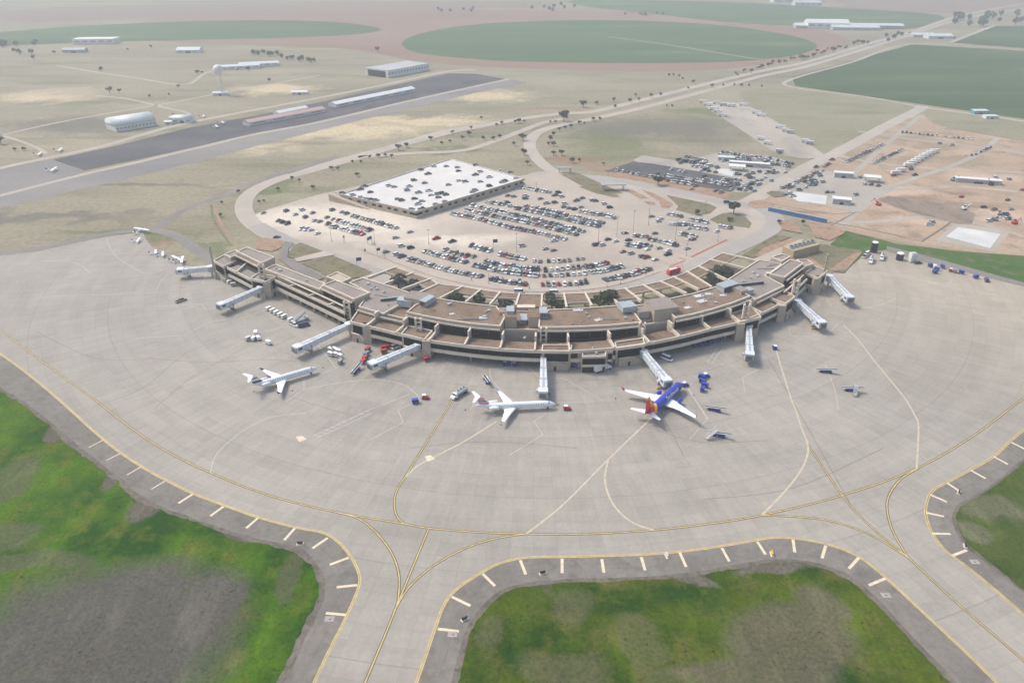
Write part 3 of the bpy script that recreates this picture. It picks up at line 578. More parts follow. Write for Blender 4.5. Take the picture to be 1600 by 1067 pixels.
def bays(line, every, d, w, z0, z1, mat, m):
    """vertical posts along a line"""
    acc = 0; o = offset(line, d)
    for i in range(1, len(line)):
        acc += math.hypot(line[i][0]-line[i-1][0], line[i][1]-line[i-1][1])
        if acc >= every:
            acc = 0; t = (Vector(o[i])-Vector(o[i-1])).normalized(); n = Vector((-t.y, t.x)); p = Vector(o[i])
            c = [p-t*w/2-n*w/2, p+t*w/2-n*w/2, p+t*w/2+n*w/2, p-t*w/2+n*w/2]
            if isinstance(m, str): k = MB(); k.hexa([(*q, z0) for q in c], [(*q, z1) for q in c], mat); tpart(k, m)
            else: m.hexa([(*q, z0) for q in c], [(*q, z1) for q in c], mat)
    if not isinstance(m, str): strip(line, d-w/2, d+w/2, z1-.14, z1, mat, m)
def storey(px, depth=8.5, back=24, terrace='roof_brown', z=Z1, recess=9.0, ground=True, gap=None):
    ln = fline(px, z)
    tpart(strip(ln, 0, .55, z-1.6, z, 'concrete_rim'), 'parapet')
    tpart(strip(ln, .56, depth, z-1.5, z-1.05, terrace), 'terrace_roof')
    g_ = strip(ln, 1.1, 1.4, 5.4, z-1.5, 'glass_black'); w_ = tpart(g_, 'window_band')
    f_ = MB(); bays(ln, 9, 1.0, .12, 5.4, z-1.5, 'concrete_dark', f_); fo = f_.build('frame'); fo.parent = w_
    tpart(strip(ln, 0, .6, 3.8, 5.5, 'concrete_rim'), 'spandrel')
    tpart(strip(ln, .62, back, 3.9, 4.4, 'concrete_dark'), 'floor_slab')
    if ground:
        gw = strip(ln, recess, recess+.4, .1, 3.9, 'dark_interior'); tpart(gw, 'ground_wall')  # wall coloured near black to paint in the shade below the overhang
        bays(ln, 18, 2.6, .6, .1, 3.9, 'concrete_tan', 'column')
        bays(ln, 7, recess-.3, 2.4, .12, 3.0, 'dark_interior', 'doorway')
    tpart(strip(ln, back-.5, back, 0, z-1.2, 'concrete_tan'), 'wall')
    return ln
FRONT = [(571, 508), (600, 515), (624, 521), (665, 530), (700, 535.5), (740, 540.5), (790, 545), (845, 547.5), (900, 547.5), (960, 543), (1006, 536.5), (1062, 525.5), (1110, 513.5), (1156, 502.5), (1190, 489), (1219, 475)]
ln = storey(FRONT, 9.5, 22)
def upper(px_front, z=Z2, glass=True, tray='roof_brown', ov=1.5):
    """set-back upper floor: black glass, tray canopy and fascia, front line given at the roof edge"""
    l = fline(px_front, z, 3)
    if glass:
        w_ = tpart(strip(l, -.3, -.03, Z1-1.1, 13.15, 'glass_black'), 'window_band')
        f_ = MB(); bays(l, 5, -.36, .12, Z1-1.1, 13.1, 'concrete_dark', f_); fo = f_.build('frame'); fo.parent = w_
    k = z-Z2; tpart(strip(l, -ov, -ov+.4, 13.1+k, 14.0+k, 'concrete_rim'), 'fascia')
    tpart(strip(l, -ov+.41, .3, 13.2+k, 13.55+k, tray), 'tray_roof')
R1 = [(635, 487), (665, 493.5), (700, 500), (740, 505.5), (782, 509), (790, 494), (776, 478), (725, 472), (674, 464), (648, 476)]
R2 = [(841, 510.5), (870, 510.8), (898, 510.3), (950, 508), (1003, 503), (993, 489), (975, 476), (940, 478.5), (900, 481.5), (857, 483), (842, 497)]
R3 = [(1055, 496), (1085, 490), (1112, 483), (1143, 473.5), (1173, 462), (1153, 452), (1126, 445), (1084, 457.5), (1041, 467), (1039, 481)]
roofblock(R1, Z2, Z1-1.2); roofblock(R2, Z2, Z1-1.2); roofblock(R3, Z2, Z1-1.2)
upper(R1[:5]); upper(R2[:5]); upper(R3[:5])
# lower roofs beside and between them
GREY = 'roof_grey'
roofblock([(545, 441), (567, 433.5), (608, 446), (650, 460), (640, 472), (622, 477), (599, 490), (560, 478.5), (576, 457)], ZR, 0, roof=GREY)
roofblock([(599, 490), (622, 478), (646, 477), (633, 498)], 11.6, 0)
roofblock([(782, 514), (842, 515), (858, 488), (776, 483)], 10.9, 0)
roofblock([(1003, 507), (1055, 500), (1039, 484), (1041, 470), (975, 479), (993, 492)], 11.4, 0)
roofblock([(1137, 436), (1186, 405), (1222, 412.5), (1206, 425), (1196, 430), (1226, 446), (1180, 468), (1172, 462), (1152, 452)], ZR, 0, roof=GREY)
upper([(560, 478.5), (599, 490), (634, 498)], ZR, False); upper([(1180, 468), (1203, 457), (1226, 446)], ZR, False)
roofblock([(504, 445), (524, 437), (577, 457), (553, 467)], Z2, Z1-1.2, roof=GREY); upper([(504, 445), (528, 456), (553, 467)], ov=1.8)
roofblock([(1202, 427), (1233.6, 405), (1256, 410.5), (1226, 433)], Z2, Z1-1.2, roof=GREY); upper([(1226, 433), (1241, 422), (1256, 410.5)], ov=1.8)
roofblock([(413, 420), (430.6, 412.3), (508, 442), (499.6, 452)], ZR, 0, roof=GREY)
roofblock([(370, 392.5), (386, 385.7), (429, 401), (407.6, 411)], Z2, 0, roof=GREY); upper([(370, 392.5), (389, 401.5), (407.6, 411)], ov=2.5)
roofblock([(350, 397), (369, 389.5), (374, 396), (360, 402)], ZR, 0, roof=GREY)
roofblock([(1245, 405), (1262, 405), (1272, 412), (1256, 416)], ZR, 0, roof=GREY)
roofblock([(1205, 401), (1222, 396), (1236, 400), (1222, 408)], ZR-2, 0, roof=GREY)
roofblock([(509, 432), (527, 424), (549, 434), (533, 441)], 7.5, 0, roof='concrete_tan')
# fins across the terraces
fin = MB(); FX = [(578, 506), (622, 518.5), (670, 529), (724, 537.5), (779, 543), (839, 546.3), (895, 546.8), (955.6, 542.5), (1011, 534.5), (1063.6, 524.5), (1111, 512.5), (1154, 502.5), (1192, 488)]
for x, y in FX:
    p = Vector(at(x, y, Z1)); j = min(range(len(ln)), key=lambda i: (Vector(ln[i])-p).length); t = (Vector(ln[min(j+1, len(ln)-1)])-Vector(ln[max(0, j-1)])).normalized(); n = Vector((-t.y, t.x)); p = Vector(ln[j])
    f_ = MB(); f_.beam((*(p-n*.2), Z1+.55), (*(p+n*10.2), Z1+1.5), .8, 1.7, 'concrete_rim'); f_.beam((*(p+n*6.4), 13.9), (*(p+n*10.4), 13.9), .8, 5.1, 'concrete_rim'); tpart(f_, 'fin')
# narrow wings
def wing(px, z=Z1, n=3):
    l = fline(px, z, 4)
    tpart(strip(l, 0, .5, z-1.5, z, 'concrete_rim'), 'parapet'); tpart(strip(l, .5, 3.4, z-1.5, z-1.1, 'roof_brown'), 'terrace_roof')
    w_ = tpart(strip(l, .9, 1.2, 5.6, z-1.5, 'glass_black'), 'window_band')
    tpart(strip(l, 3.4, 3.7, z-1.2, 11.6, 'glass_black'), 'window_band'); tpart(strip(l, 2.3, 3.0, 10.9, 11.6, 'concrete_rim'), 'fascia')
    tpart(strip(l, 0, .6, 3.8, 5.6, 'concrete_rim'), 'spandrel'); tpart(strip(l, .62, 12, 3.9, 4.4, 'concrete_dark'), 'floor_slab')
    tpart(strip(l, 4, 4.4, .1, 3.9, 'concrete_tan'), 'ground_wall'); bays(l, 8, 1.5, .8, .1, 3.9, 'concrete_tan', 'column')
    bays(l, 5, 3.8, 2.2, .12, 3.0, 'dark_interior', 'doorway')
    k = len(l)
    for i in range(1, n):
        j = k*i//n; t = (Vector(l[j])-Vector(l[j-1])).normalized(); nn = Vector((-t.y, t.x)); p = Vector(l[j]); b = MB(); b.beam((*(p-nn*.1), z+.6), (*(p+nn*3.6), z+.6), .8, 1.2, 'concrete_rim'); tpart(b, 'fin')
wing([(429, 437), (484, 462.5), (538, 488)], n=4)
wing([(1232, 462), (1247, 449), (1262, 435)], n=2)
storey([(354, 417), (372, 426), (391, 436)], 7.5, 20, terrace=GREY, recess=4)
f_ = MB(); a = Vector(at(370, 425, Z1)); b = Vector(at(387, 412, Z1)); f_.beam((*a, Z1+.5), (*b, Z1+1.2), .8, 1.6, 'concrete_rim'); tpart(f_, 'fin')
# gate pods: raised parapet boxes with a dark glazed face and an open undercroft
def pod(px, z=Z1+.5, roof='roof_brown', wall_from=3.9, legs=True):
    p = ccw(P(px, z)); q = inset(p, .6); n = len(p); w = MB(); r = MB(); t = MB()
    for i in range(n):
        a, b, c, d = p[i], p[(i+1) % n], q[i], q[(i+1) % n]
        t.face([(*a, z-1.5), (*b, z-1.5), (*b, z), (*a, z)], 'concrete_rim'); t.face([(*a, z), (*b, z), (*d, z), (*c, z)], 'concrete_rim'); t.face([(*c, z), (*d, z), (*d, z-.7), (*c, z-.7)], 'concrete_tan')
    r.face([(*x, z-.7) for x in q], roof); tpart(t, 'parapet'); tpart(r, 'roof')
    q2 = inset(p, .35)
    w.prism(q2, 0, z-1.4, 'concrete_tan'); tpart(w, 'wall')
    # dark glazing on the faces that look toward the apron
    for i in range(n):
        a, b = Vector(p[i]), Vector(p[(i+1) % n]); e = b-a
        if e.length < 4: continue
        nn = Vector((e.y, -e.x)).normalized(); mid = (a+b)/2
        if nn.y < -.3:
            u = e.normalized(); g_ = MB(); s0 = a+u*1.4-nn*.35; s1 = b-u*1.4-nn*.35
            g_.hexa([(*s0, 4.4), (*s1, 4.4), (*(s1+nn*.25), 4.4), (*(s0+nn*.25), 4.4)][::-1], [(*s0, z-1.6), (*s1, z-1.6), (*(s1+nn*.25), z-1.6), (*(s0+nn*.25), z-1.6)][::-1], 'glass_black'); tpart(g_, 'window')
            # flared stair wall in front
            h = MB(); o0 = a+u*(e.length*.12)+nn*.1; o1 = a+u*(e.length*.9)+nn*.1; m_ = (o0*.45+o1*.55)
            h.face([(*(o0+nn), .1), (*(o1+nn), .1), (*(o1+nn), 2.2), (*(m_+nn), 4.6), (*(o0+nn), 4.6)], 'concrete_tan')
            h.face([(*o0, 4.6), (*(o0+nn), 4.6), (*(m_+nn), 4.6), (*m_, 4.6)], 'concrete_rim'); h.face([(*m_, 4.6), (*(m_+nn), 4.6), (*(o1+nn), 2.2), (*o1, 2.2)], 'concrete_rim')
            h.face([(*o1, .1), (*(o1+nn), .1), (*(o1+nn), 2.2), (*o1, 2.2)], 'concrete_tan'); h.face([(*o0, .1), (*(o0+nn), .1), (*(o0+nn), 4.6), (*o0, 4.6)], 'concrete_tan'); tpart(h, 'stair_wall')
            d_ = MB(); dm = o0*.55+o1*.45; d_.face([(*(dm-u*.6+nn*1.03), .1), (*(dm+u*.6+nn*1.03), .1), (*(dm+u*.6+nn*1.03), 2.4), (*(dm-u*.6+nn*1.03), 2.4)], 'dark_interior'); tpart(d_, 'door')
pod([(333, 407), (349, 398), (368, 407), (349, 416)], roof=GREY)
pod([(390, 435), (402, 426), (432, 431.5), (415, 440)], roof=GREY)
pod([(546.5, 502), (559, 484), (592, 494.5), (571, 508)])
pod([(626, 521), (637, 508), (676, 516), (663.5, 530)])
pod([(1155, 503), (1142, 489), (1175, 478), (1190, 495)])
pod([(1203, 465), (1225, 452), (1243, 463), (1228, 474)])
pod([(1257, 426), (1272, 414.5), (1293, 423), (1280, 434)], roof=GREY)
pod([(846, 548), (847, 538), (894, 538), (893, 548.5)], z=Z1+.1)
pod([(962, 544), (960, 534), (1006, 527), (1008, 537.5)], z=Z1+.1)
# stepped centre bay
def bay(px, z, z0=0):
    p = ccw(P(px, z)); m = MB(); n = len(p)
    r = roofblock(px, z, 0, roof=GREY, ph=.5, ins=.5)
bay([(891, 549), (891, 541), (957, 539.5), (958, 548), (947, 549), (947, 556), (909.6, 557), (909.6, 550)], 8.6)
for (x0, y0, x1, y1) in ((910.5, 557, 946, 556.2), (893, 549.3, 900, 549.5), (950, 549, 957, 548.6)):
    a = Vector(at(x0, y0, 8.6)); b = Vector(at(x1, y1, 8.6)); u = (b-a).normalized(); nn = Vector((u.y, -u.x)); g_ = MB()
    g_.hexa([(*(a+nn*.15), 4.4), (*(b+nn*.15), 4.4), (*b, 4.4), (*a, 4.4)], [(*(a+nn*.15), 7.3), (*(b+nn*.15), 7.3), (*b, 7.3), (*a, 7.3)], 'glass_black'); tpart(g_, 'window')
    g_ = MB(); g_.hexa([(*(a+nn*.5), 3.2), (*(b+nn*.5), 3.2), (*b, 3.2), (*a, 3.2)], [(*(a+nn*.5), 4.3), (*(b+nn*.5), 4.3), (*b, 4.3), (*a, 4.3)], 'concrete_rim'); tpart(g_, 'spandrel')
    g_ = MB(); g_.hexa([(*(a+u+nn*.1), .1), (*(b-u+nn*.1), .1), (*b, .1), (*a, .1)], [(*(a+u+nn*.1), 2.9), (*(b-u+nn*.1), 2.9), (*b, 2.9), (*a, 2.9)], 'dark_interior'); tpart(g_, 'doorway')
for x, y in ((890, 572), (909, 578), (947, 576), (959, 570)):
    c = at(x, y-3); m = MB(); m.box(c[0]-.5, c[0]+.5, c[1]-.4, c[1]+.6, .1, 9.2, 'concrete_rim'); tpart(m, 'column')
# tall ladder pylons at the gates
def pylon(px, py, z, w=2.6, base=0, gap=True):
    c = at(px, py, z); m = MB()
    for s in (-1, 1): m.box(c[0]+s*w/2-.4, c[0]+s*w/2+.4, c[1]-.7, c[1]+.7, base, z, 'concrete_rim')
    k = base+5
    while k < z-.5: m.box(c[0]-w/2+.4, c[0]+w/2-.4, c[1]-.35, c[1]+.35, k, k+.7, 'concrete_tan'); k += 2.2
    tpart(m, 'pylon')
for a in ((407, 413, 18), (541, 471, 15), (653, 497, 16.5), (849.5, 512, 16), (1004, 504, 16), (1168, 475, 18), (1246, 436, 18)): pylon(*a)
for x, y in ((327, 384), (1294, 397)):
    c = at(x, y, 21); m = MB(); m.cyl((*c, 0), (*c, 21), .8, .6, 'concrete_tan', 8); tpart(m, 'pylon')
for x, y in ((417, 439.5), (573, 508), (666, 531), (1157, 504), (1222, 476), (1277, 434)):   # heavy corner piers
    c = at(x, y, 9.8); m = MB(); m.box(c[0]-2, c[0]+2, c[1]-1.5, c[1]+3, 0, 9.8, 'concrete_tan'); tpart(m, 'pier')
# rooftop plant
def pbox(px, py, zt, w, d, h, mat, top=None, rz=0, name='penthouse', slats=False):
    c = at(px, py, zt); m = MB(); m.box(-w/2, w/2, -d/2, d/2, 0, h-.15, mat); m.box(-w/2-.15, w/2+.15, -d/2-.15, d/2+.15, h-.15, h, top or 'concrete_rim')
    if slats:
        for k in range(int(w/.8)): m.box(-w/2+.3+k*.8, -w/2+.7+k*.8, -d/2-.22, -d/2-.1, .5, h-.5, 'dark_interior')
    o = m.build(name); o.parent = TB; o.location = Vector((c[0], c[1], zt-h))+TBI; o.rotation_euler = (0, 0, rz)
pbox(798, 489, 16.5, 5.8, 9, 7, 'concrete_tan', 'roof_brown'); pbox(834, 489, 16.2, 5.2, 9, 6.5, 'concrete_tan', 'roof_brown'); pbox(788, 484, 16.2, 5, 5, 2, 'concrete_tan', 'roof_grey'); pbox(822, 478, 12.6, 9, 3, 3, 'concrete_tan', 'concrete_rim')
pbox(797.5, 482, 18, 3.6, 5.8, 2.2, 'unit_grey', 'metal_blue_grey', 0, 'air_handler'); pbox(818, 495, 13.3, 3.2, 6.5, 2.2, 'unit_grey', 'metal_blue_grey', 0, 'air_handler', True); pbox(849, 484, 18, 3.6, 6.5, 3, 'unit_grey', 'metal_blue_grey', 0, 'air_handler', True)
pbox(655, 462, 17, 13, 9, 5, 'concrete_tan', 'roof_grey', -.35); pbox(633, 467, 15.6, 7.9, 4.3, 3.6, 'unit_grey', 'metal_blue_grey', -.3, 'air_handler'); pbox(667.5, 466, 18, 3.6, 7.9, 3, 'unit_grey', 'metal_blue_grey', -.55, 'air_handler', True)
pbox(980, 475, 18.2, 7.2, 6.5, 3, 'unit_grey', 'metal_blue_grey', .3, 'air_handler'); pbox(1033, 474, 18, 13, 12, 8, 'concrete_tan', 'roof_grey', .3); pbox(1003, 483, 16.2, 6, 6, 6, 'concrete_tan', 'roof_grey', .25); pbox(1012, 496, 12.6, 8, 4, 1.5, 'concrete_tan', 'roof_brown', .25)
pbox(1137, 443, 17.5, 10.8, 5.8, 3.2, 'unit_grey', 'metal_blue_grey', .55, 'air_handler', True); pbox(1155, 449.5, 16.5, 5, 8, 4, 'concrete_tan', 'roof_grey', .55); pbox(1167, 452, 15, 6.5, 3.6, 2.6, 'unit_grey', 'metal_blue_grey', .5, 'air_handler')
pbox(1170, 441.5, ZR+1, 18, 1, 1.8, 'concrete_dark', 'metal_grey', .25, 'skylight', True); pbox(617, 464, ZR+1, 15, 1, 1.8, 'concrete_dark', 'metal_grey', .25, 'skylight', True)
pbox(1200, 512/1.0-86, ZR+1, 2, 2, 1, 'unit_grey', name='roof_vent')
for (x, y, w) in ((707, 490, 3), (755, 496, 4), (820, 527, 1.5), (903, 483.5, 5), (935, 499, 4), (1092, 462, 5), (1108, 459, 4), (1097, 470, 5), (1130, 461, 3.5), (1075, 480, 4), (1185, 430, 2), (1178, 425, 1.5), (600, 455, 1.5), (585, 447, 1.2), (927, 542.5, 1.2), (932, 550, 1.2)):
    z = 15 if y < 505 and not (x < 610 or x > 1174) else (13 if y < 505 else 9.2); c = at(x, y, z); m = MB(); k = random.random(); m.box(-w/2, w/2, -w*.3, w*.3, 0, .5, 'grey_light'); m.cyl((w*.3, 0, .4), (w*.3, 0, 1.1), .3, .3, 'metal_grey', 8)
    o = m.build('roof_vent'); o.parent = TB; o.location = Vector((c[0], c[1], z-.5))+TBI; o.rotation_euler = (0, 0, k)
rv = random.Random(3)
def inpoly(x, y, p):
    c = False
    for i in range(len(p)):
        (x1, y1), (x2, y2) = p[i-1], p[i]
        if (y1 > y) != (y2 > y) and x < (x2-x1)*(y-y1)/(y2-y1)+x1: c = not c
    return c
for poly, z, n_ in ((R1, Z2, 9), (R2, Z2, 9), (R3, Z2, 8), ([(1137, 436), (1186, 405), (1222, 412.5), (1206, 425), (1180, 460)], ZR, 6), ([(545, 441), (567, 433.5), (640, 466), (599, 484), (576, 457)], ZR, 6), ([(420, 420), (430.6, 414), (500, 442), (494, 448)], ZR, 4)):
    P_ = inset(P(poly, z), 2.5); xs = [p[0] for p in P_]; ys = [p[1] for p in P_]; k = 0
    while k < n_:
        x, y = rv.uniform(min(xs), max(xs)), rv.uniform(min(ys), max(ys))
        if not inpoly(x, y, P_): continue
        k += 1; m = MB(); t_ = rv.random()
        if t_ < .4: m.cyl((0, 0, 0), (0, 0, .8), .3, .3, 'metal_grey', 8)
        elif t_ < .75: w = rv.uniform(.7, 1.8); m.box(-w/2, w/2, -w*.4, w*.4, 0, .9, 'unit_grey')
        else: m.beam((-rv.uniform(3, 7), 0, .4), (rv.uniform(3, 7), 0, .4), .3, .3, 'metal_grey')
        o = m.build('roof_vent'); o.parent = TB; o.location = Vector((x, y, z-.55))+TBI; o.rotation_euler = (0, 0, rv.choice([0, .4, 1.6, -.4]))
# rear beams, canopies and courtyards
BM = [((575, 432.5), (620, 416)), ((600, 442.5), (646, 425)), ((627.5, 451), (675, 434)), ((646, 460), (686, 442)), ((687, 465), (724, 446)), ((727, 471), (752, 451)), ((765, 475), (782, 455)), ((806, 476), (812, 457)), ((846, 478), (847, 458)), ((885.5, 478.5), (881, 457)), ((925, 476.5), (914, 456)), ((966, 473), (946, 453)), ((1002, 469), (976, 449)), ((1039, 463), (1004, 443.6)), ((1073, 457), (1030.5, 438)), ((1092, 451), (1051.6, 431)), ((1112, 447), (1072.5, 422.5)), ((1136, 436), (1090, 414)), ((1164, 418), (1107.5, 404)), ((1184, 407), (1126, 394))]
ZB = 7.6
for a, b in BM:
    m = MB(); A, B = at(*a, ZB), at(*b, ZB); m.beam((*A, ZB), (*B, ZB), 1.0, 1.6, 'concrete_rim'); tpart(m, 'beam')
    m = MB(); A2 = Vector(A).lerp(Vector(B), .93); m.box(A2.x-.6, A2.x+.6, A2.y-.6, A2.y+.6, 0, ZB-1.6, 'concrete_tan'); tpart(m, 'column')
FULL = {3, 7, 15}; HALF = .5; ONLYOUT = {11, 9}
for i in range(len(BM)-1):
    a0, a1 = Vector(at(*BM[i][0], ZB)), Vector(at(*BM[i][1], ZB)); b0, b1 = Vector(at(*BM[i+1][0], ZB)), Vector(at(*BM[i+1][1], ZB))
    h0 = .04 if i in FULL else (.28 if i in ONLYOUT else .55); h1 = .95
    q = [a0.lerp(a1, h0), b0.lerp(b1, h0), b0.lerp(b1, h1), a0.lerp(a1, h1)]
    m = MB(); m.hexa([(*p, ZB-1.5) for p in q], [(*p, ZB-.7) for p in q], 'roof_brown')
    tpart(m, 'canopy_roof')
    e = MB(); e.beam((*q[3], ZB-.25), (*q[2], ZB-.25), .5, 1.2, 'concrete_rim'); tpart(e, 'parapet')
    if h0 > .1: e = MB(); e.beam((*q[0], ZB-.3), (*q[1], ZB-.3), .5, 1.1, 'concrete_tan'); tpart(e, 'parapet')
# ---------------------------------------------------------------- parking garage
ZG = 6.0
GC = at(675, 310); GA = empty('parking_garage', (*GC, 0), 0, 'low parking garage with a white open top deck and dark slotted sides', 'building'); GI = Vector((-GC[0], -GC[1], 0))
def gpart(m, name, parent=None):
    o = m.build(name); o.parent = parent or GA
    if parent is None: o.location = GI
    return o
GP = ccw(P([(531, 303), (704, 247.5), (820, 279), (650, 330)], ZG)); GQ = inset(GP, .5)
m = MB(); m.face([(*p, ZG-.9) for p in GQ], 'deck_white'); gpart(m, 'top_deck')
m = MB(); t = MB()
for i in range(4):
    a, b, c, d = GP[i], GP[(i+1) % 4], GQ[i], GQ[(i+1) % 4]
    t.face([(*a, ZG-1.7), (*b, ZG-1.7), (*b, ZG), (*a, ZG)], 'concrete_tan'); t.face([(*a, ZG), (*b, ZG), (*d, ZG), (*c, ZG)], 'concrete_rim'); t.face([(*c, ZG), (*d, ZG), (*d, ZG-.9), (*c, ZG-.9)], 'deck_white')
    m.face([(*a, .1), (*b, .1), (*b, 2.6), (*a, 2.6)], 'concrete_tan'); 
gpart(m, 'wall'); gpart(t, 'parapet')
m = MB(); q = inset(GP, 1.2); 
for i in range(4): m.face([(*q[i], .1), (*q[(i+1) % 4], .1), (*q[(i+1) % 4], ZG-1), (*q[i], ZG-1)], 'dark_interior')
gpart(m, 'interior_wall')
for i in range(4):
    a, b = Vector(GP[i]), Vector(GP[(i+1) % 4]); n_ = int((b-a).length/7); u = (b-a).normalized()
    for k in range(n_+1):
        p = a.lerp(b, k/n_); w_ = MB(); nn = Vector((-u.y, u.x)); h = 1.2 if k % 2 else 2.4; c = [p-u*h+nn*.02, p+u*h+nn*.02, p+u*h+nn*.5, p-u*h+nn*.5]
        if k in (0, n_): continue
        w_.hexa([(*x, 2.6) for x in c], [(*x, ZG-1.7) for x in c], 'concrete_tan'); gpart(w_, 'pier')
m = MB(); r0, r1 = at(513, 304, 5.2), at(575, 327.5, .2); d = Vector((r1[0]-r0[0], r1[1]-r0[1])).normalized(); nn = Vector((-d.y, d.x))*6
a, b = Vector(r0), Vector(r1)
m.hexa([(*a, .1), (*b, .1), (*(b+nn), .1), (*(a+nn), .1)], [(*a, 5.2), (*b, .3), (*(b+nn), .3), (*(a+nn), 5.2)], 'concrete_tan'); gpart(m, 'ramp')
m = MB()
for o_ in (Vector((0, 0)), nn): m.beam((*(a+o_), 6.0), (*(b+o_), 1.1), .3, .9, 'concrete_rim')
gpart(m, 'ramp_parapet')
# ---------------------------------------------------------------- vehicles
def car_mb(kind, paint, det=True):
    m = MB(); P_ = 'car_'+paint
    if kind == 'suv': L_, W_, H1, H2, cab = 4.8, 1.95, 1.0, 1.78, (-2.25, -2.0, .75, 1.25)
    elif kind == 'pickup': L_, W_, H1, H2, cab = 5.7, 2.0, 1.05, 1.85, (-.6, -.45, 1.0, 1.5)
    elif kind == 'van': L_, W_, H1, H2, cab = 5.4, 2.0, 1.2, 2.2, (-2.6, -2.5, 1.5, 2.2)
    else: L_, W_, H1, H2, cab = 4.6, 1.82, .88, 1.42, (-1.85, -1.2, .55, 1.2)
    h = L_/2; w = W_/2
    def ring(x, ww, z0, z1): return [(x, -ww, z0), (x, ww, z0), (x, ww, z1*.75+z0*.25), (x, ww*.86, z1), (x, -ww*.86, z1), (x, -ww, z1*.75+z0*.25)]
    m.rings([ring(-h, w*.86, .35, H1*.84), ring(-h+.3, w, .28, H1), ring(-.2, w, .28, H1), ring(h-1.1, w, .28, H1*.97), ring(h-.25, w*.95, .28, H1*.82), ring(h, w*.8, .36, H1*.6)], P_)
    b0, t0, t1, b1 = cab; g = w*.84; q = w*.70
    c0 = MB()
    c0.hexa([(b0, -g, H1-.02), (b1, -g, H1-.02), (b1, g, H1-.02), (b0, g, H1-.02)], [(t0, -q, H2-.06), (t1, -q, H2-.06), (t1, q, H2-.06), (t0, q, H2-.06)], 'glass_car', False)
    r = MB(); r.box(t0, t1, -q, q, H2-.06, H2, P_); m.add(r)
    if kind == 'pickup': m.box(-h+.25, b0-.1, -w*.75, w*.75, H1, H1+.015, 'dark_interior')
    for x in (-h+.85, h-.9):
        for y in (-1, 1): m.cyl((x, y*(w-.2), .33), (x, y*(w+.015), .33), .34, .34, 'tyre', 8)
    return m, c0
CARM = {}
def car_obj(kind, paint, loc, rz, label, group, z=0):
    if (kind, paint) not in CARM:
        a, b = car_mb(kind, paint); CARM[(kind, paint)] = (a.mesh('parked_'+kind), b.mesh('windows'))
    A, B = CARM[(kind, paint)]
    o = bpy.data.objects.new('parked_'+{'sedan': 'car', 'suv': 'car', 'pickup': 'pickup', 'van': 'van'}[kind], A); COL.objects.link(o); o.location = (loc[0], loc[1], z); o.rotation_euler = (0, 0, rz); o.scale = (1.13, 1.13, 1.1)
    w = bpy.data.objects.new('windows', B); COL.objects.link(w); w.parent = o
    tag(o, label, {'sedan': 'car', 'suv': 'car', 'pickup': 'pickup truck', 'van': 'van'}[kind], group); return o
ORD = 'first second third fourth fifth sixth seventh eighth ninth tenth eleventh twelfth thirteenth fourteenth fifteenth sixteenth seventeenth eighteenth nineteenth twentieth'.split()
def ordn(i):
    if i < 20: return ORD[i]
    t_ = {2: 'twenty', 3: 'thirty', 4: 'forty', 5: 'fifty'}[(i+1)//10]
    return t_+'-'+ORD[(i+1) % 10-1] if (i+1) % 10 else {3: 'thirtieth', 4: 'fortieth', 5: 'fiftieth'}[(i+1)//10]
PAINTS = ['white']*9+['silver']*6+['grey']*4+['black']*3+['red']*2+['blue']*2+['tan']+['green']
KINDS = ['sedan']*5+['suv']*4+['pickup']*2
WORD = {'sedan': 'sedan', 'suv': 'sport utility', 'pickup': 'pickup', 'van': 'van'}
CARS = []   # x, y, z, rz, kind, paint, where, index, count
rc = random.Random(11)
def row(pts, n, where, heading=None, z=.19, paint=None, skip=0., kinds=KINDS, zz=0):
    """n cars evenly along a surveyed row, standing square to the row"""
    w = [at(x, y, z+.6) for x, y in pts]; d = [0]
    for a, b in zip(w, w[1:]): d.append(d[-1]+math.hypot(b[0]-a[0], b[1]-a[1]))
    out = []
    for i in range(n):
        s_ = d[-1]*(i+.0)/(max(1, n-1)); k = 0
        while k < len(d)-2 and d[k+1] < s_: k += 1
        f = (s_-d[k])/max(1e-6, d[k+1]-d[k]); a, b = w[k], w[k+1]; x = a[0]+(b[0]-a[0])*f; y = a[1]+(b[1]-a[1])*f
        ang = math.atan2(b[1]-a[1], b[0]-a[0])+math.pi/2 if heading is None else heading
        if rc.random() < skip: continue
        out.append([x+rc.uniform(-.15, .15), y+rc.uniform(-.3, .3), z, ang+rc.gauss(0, .03)+(math.pi if rc.random() < .5 else 0), rc.choice(kinds), paint or rc.choice(PAINTS)])
    for i, c in enumerate(out): CARS.append(c+[where, i, len(out)])
def loose(pts, where, heading=.6, z=.19, paints=None, kinds=KINDS):
    pts = sorted(pts)
    for i, (x, y) in enumerate(pts):
        p = at(x, y, z+.6); CARS.append([p[0], p[1], z, heading+rc.gauss(0, .1), rc.choice(kinds), paints[i] if paints else rc.choice(PAINTS), where, i, len(pts)])
TA = lambda l: unz(l, 6.667, 400, 300); TBB = lambda l: unz(l, 6.667, 600, 340); TC = lambda l: unz(l, 8, 690, 270); TD = lambda l: unz(l, 8.889, 820, 280); TE = lambda l: unz(l, 6.667, 800, 370); TF = lambda l: unz(l, 6.667, 920, 310)
HD = 1.05
row(TA([(810, 285), (1000, 340), (1190, 395)]), 14, 'in the upper of two rows left of the light masts', HD)
row(TA([(790, 355), (1110, 440)]), 12, 'in the lower of two rows left of the light masts', HD)
row(TA([(1010, 245), (1230, 310), (1460, 372)]), 16, 'in the row below the garage ramp', HD)
row(TA([(235, 297), (325, 327)]), 3, 'in the trio left in the car park', HD, paint='black')
row(TA([(480, 380), (570, 395)]), 3, 'in the short row by the left road', HD)
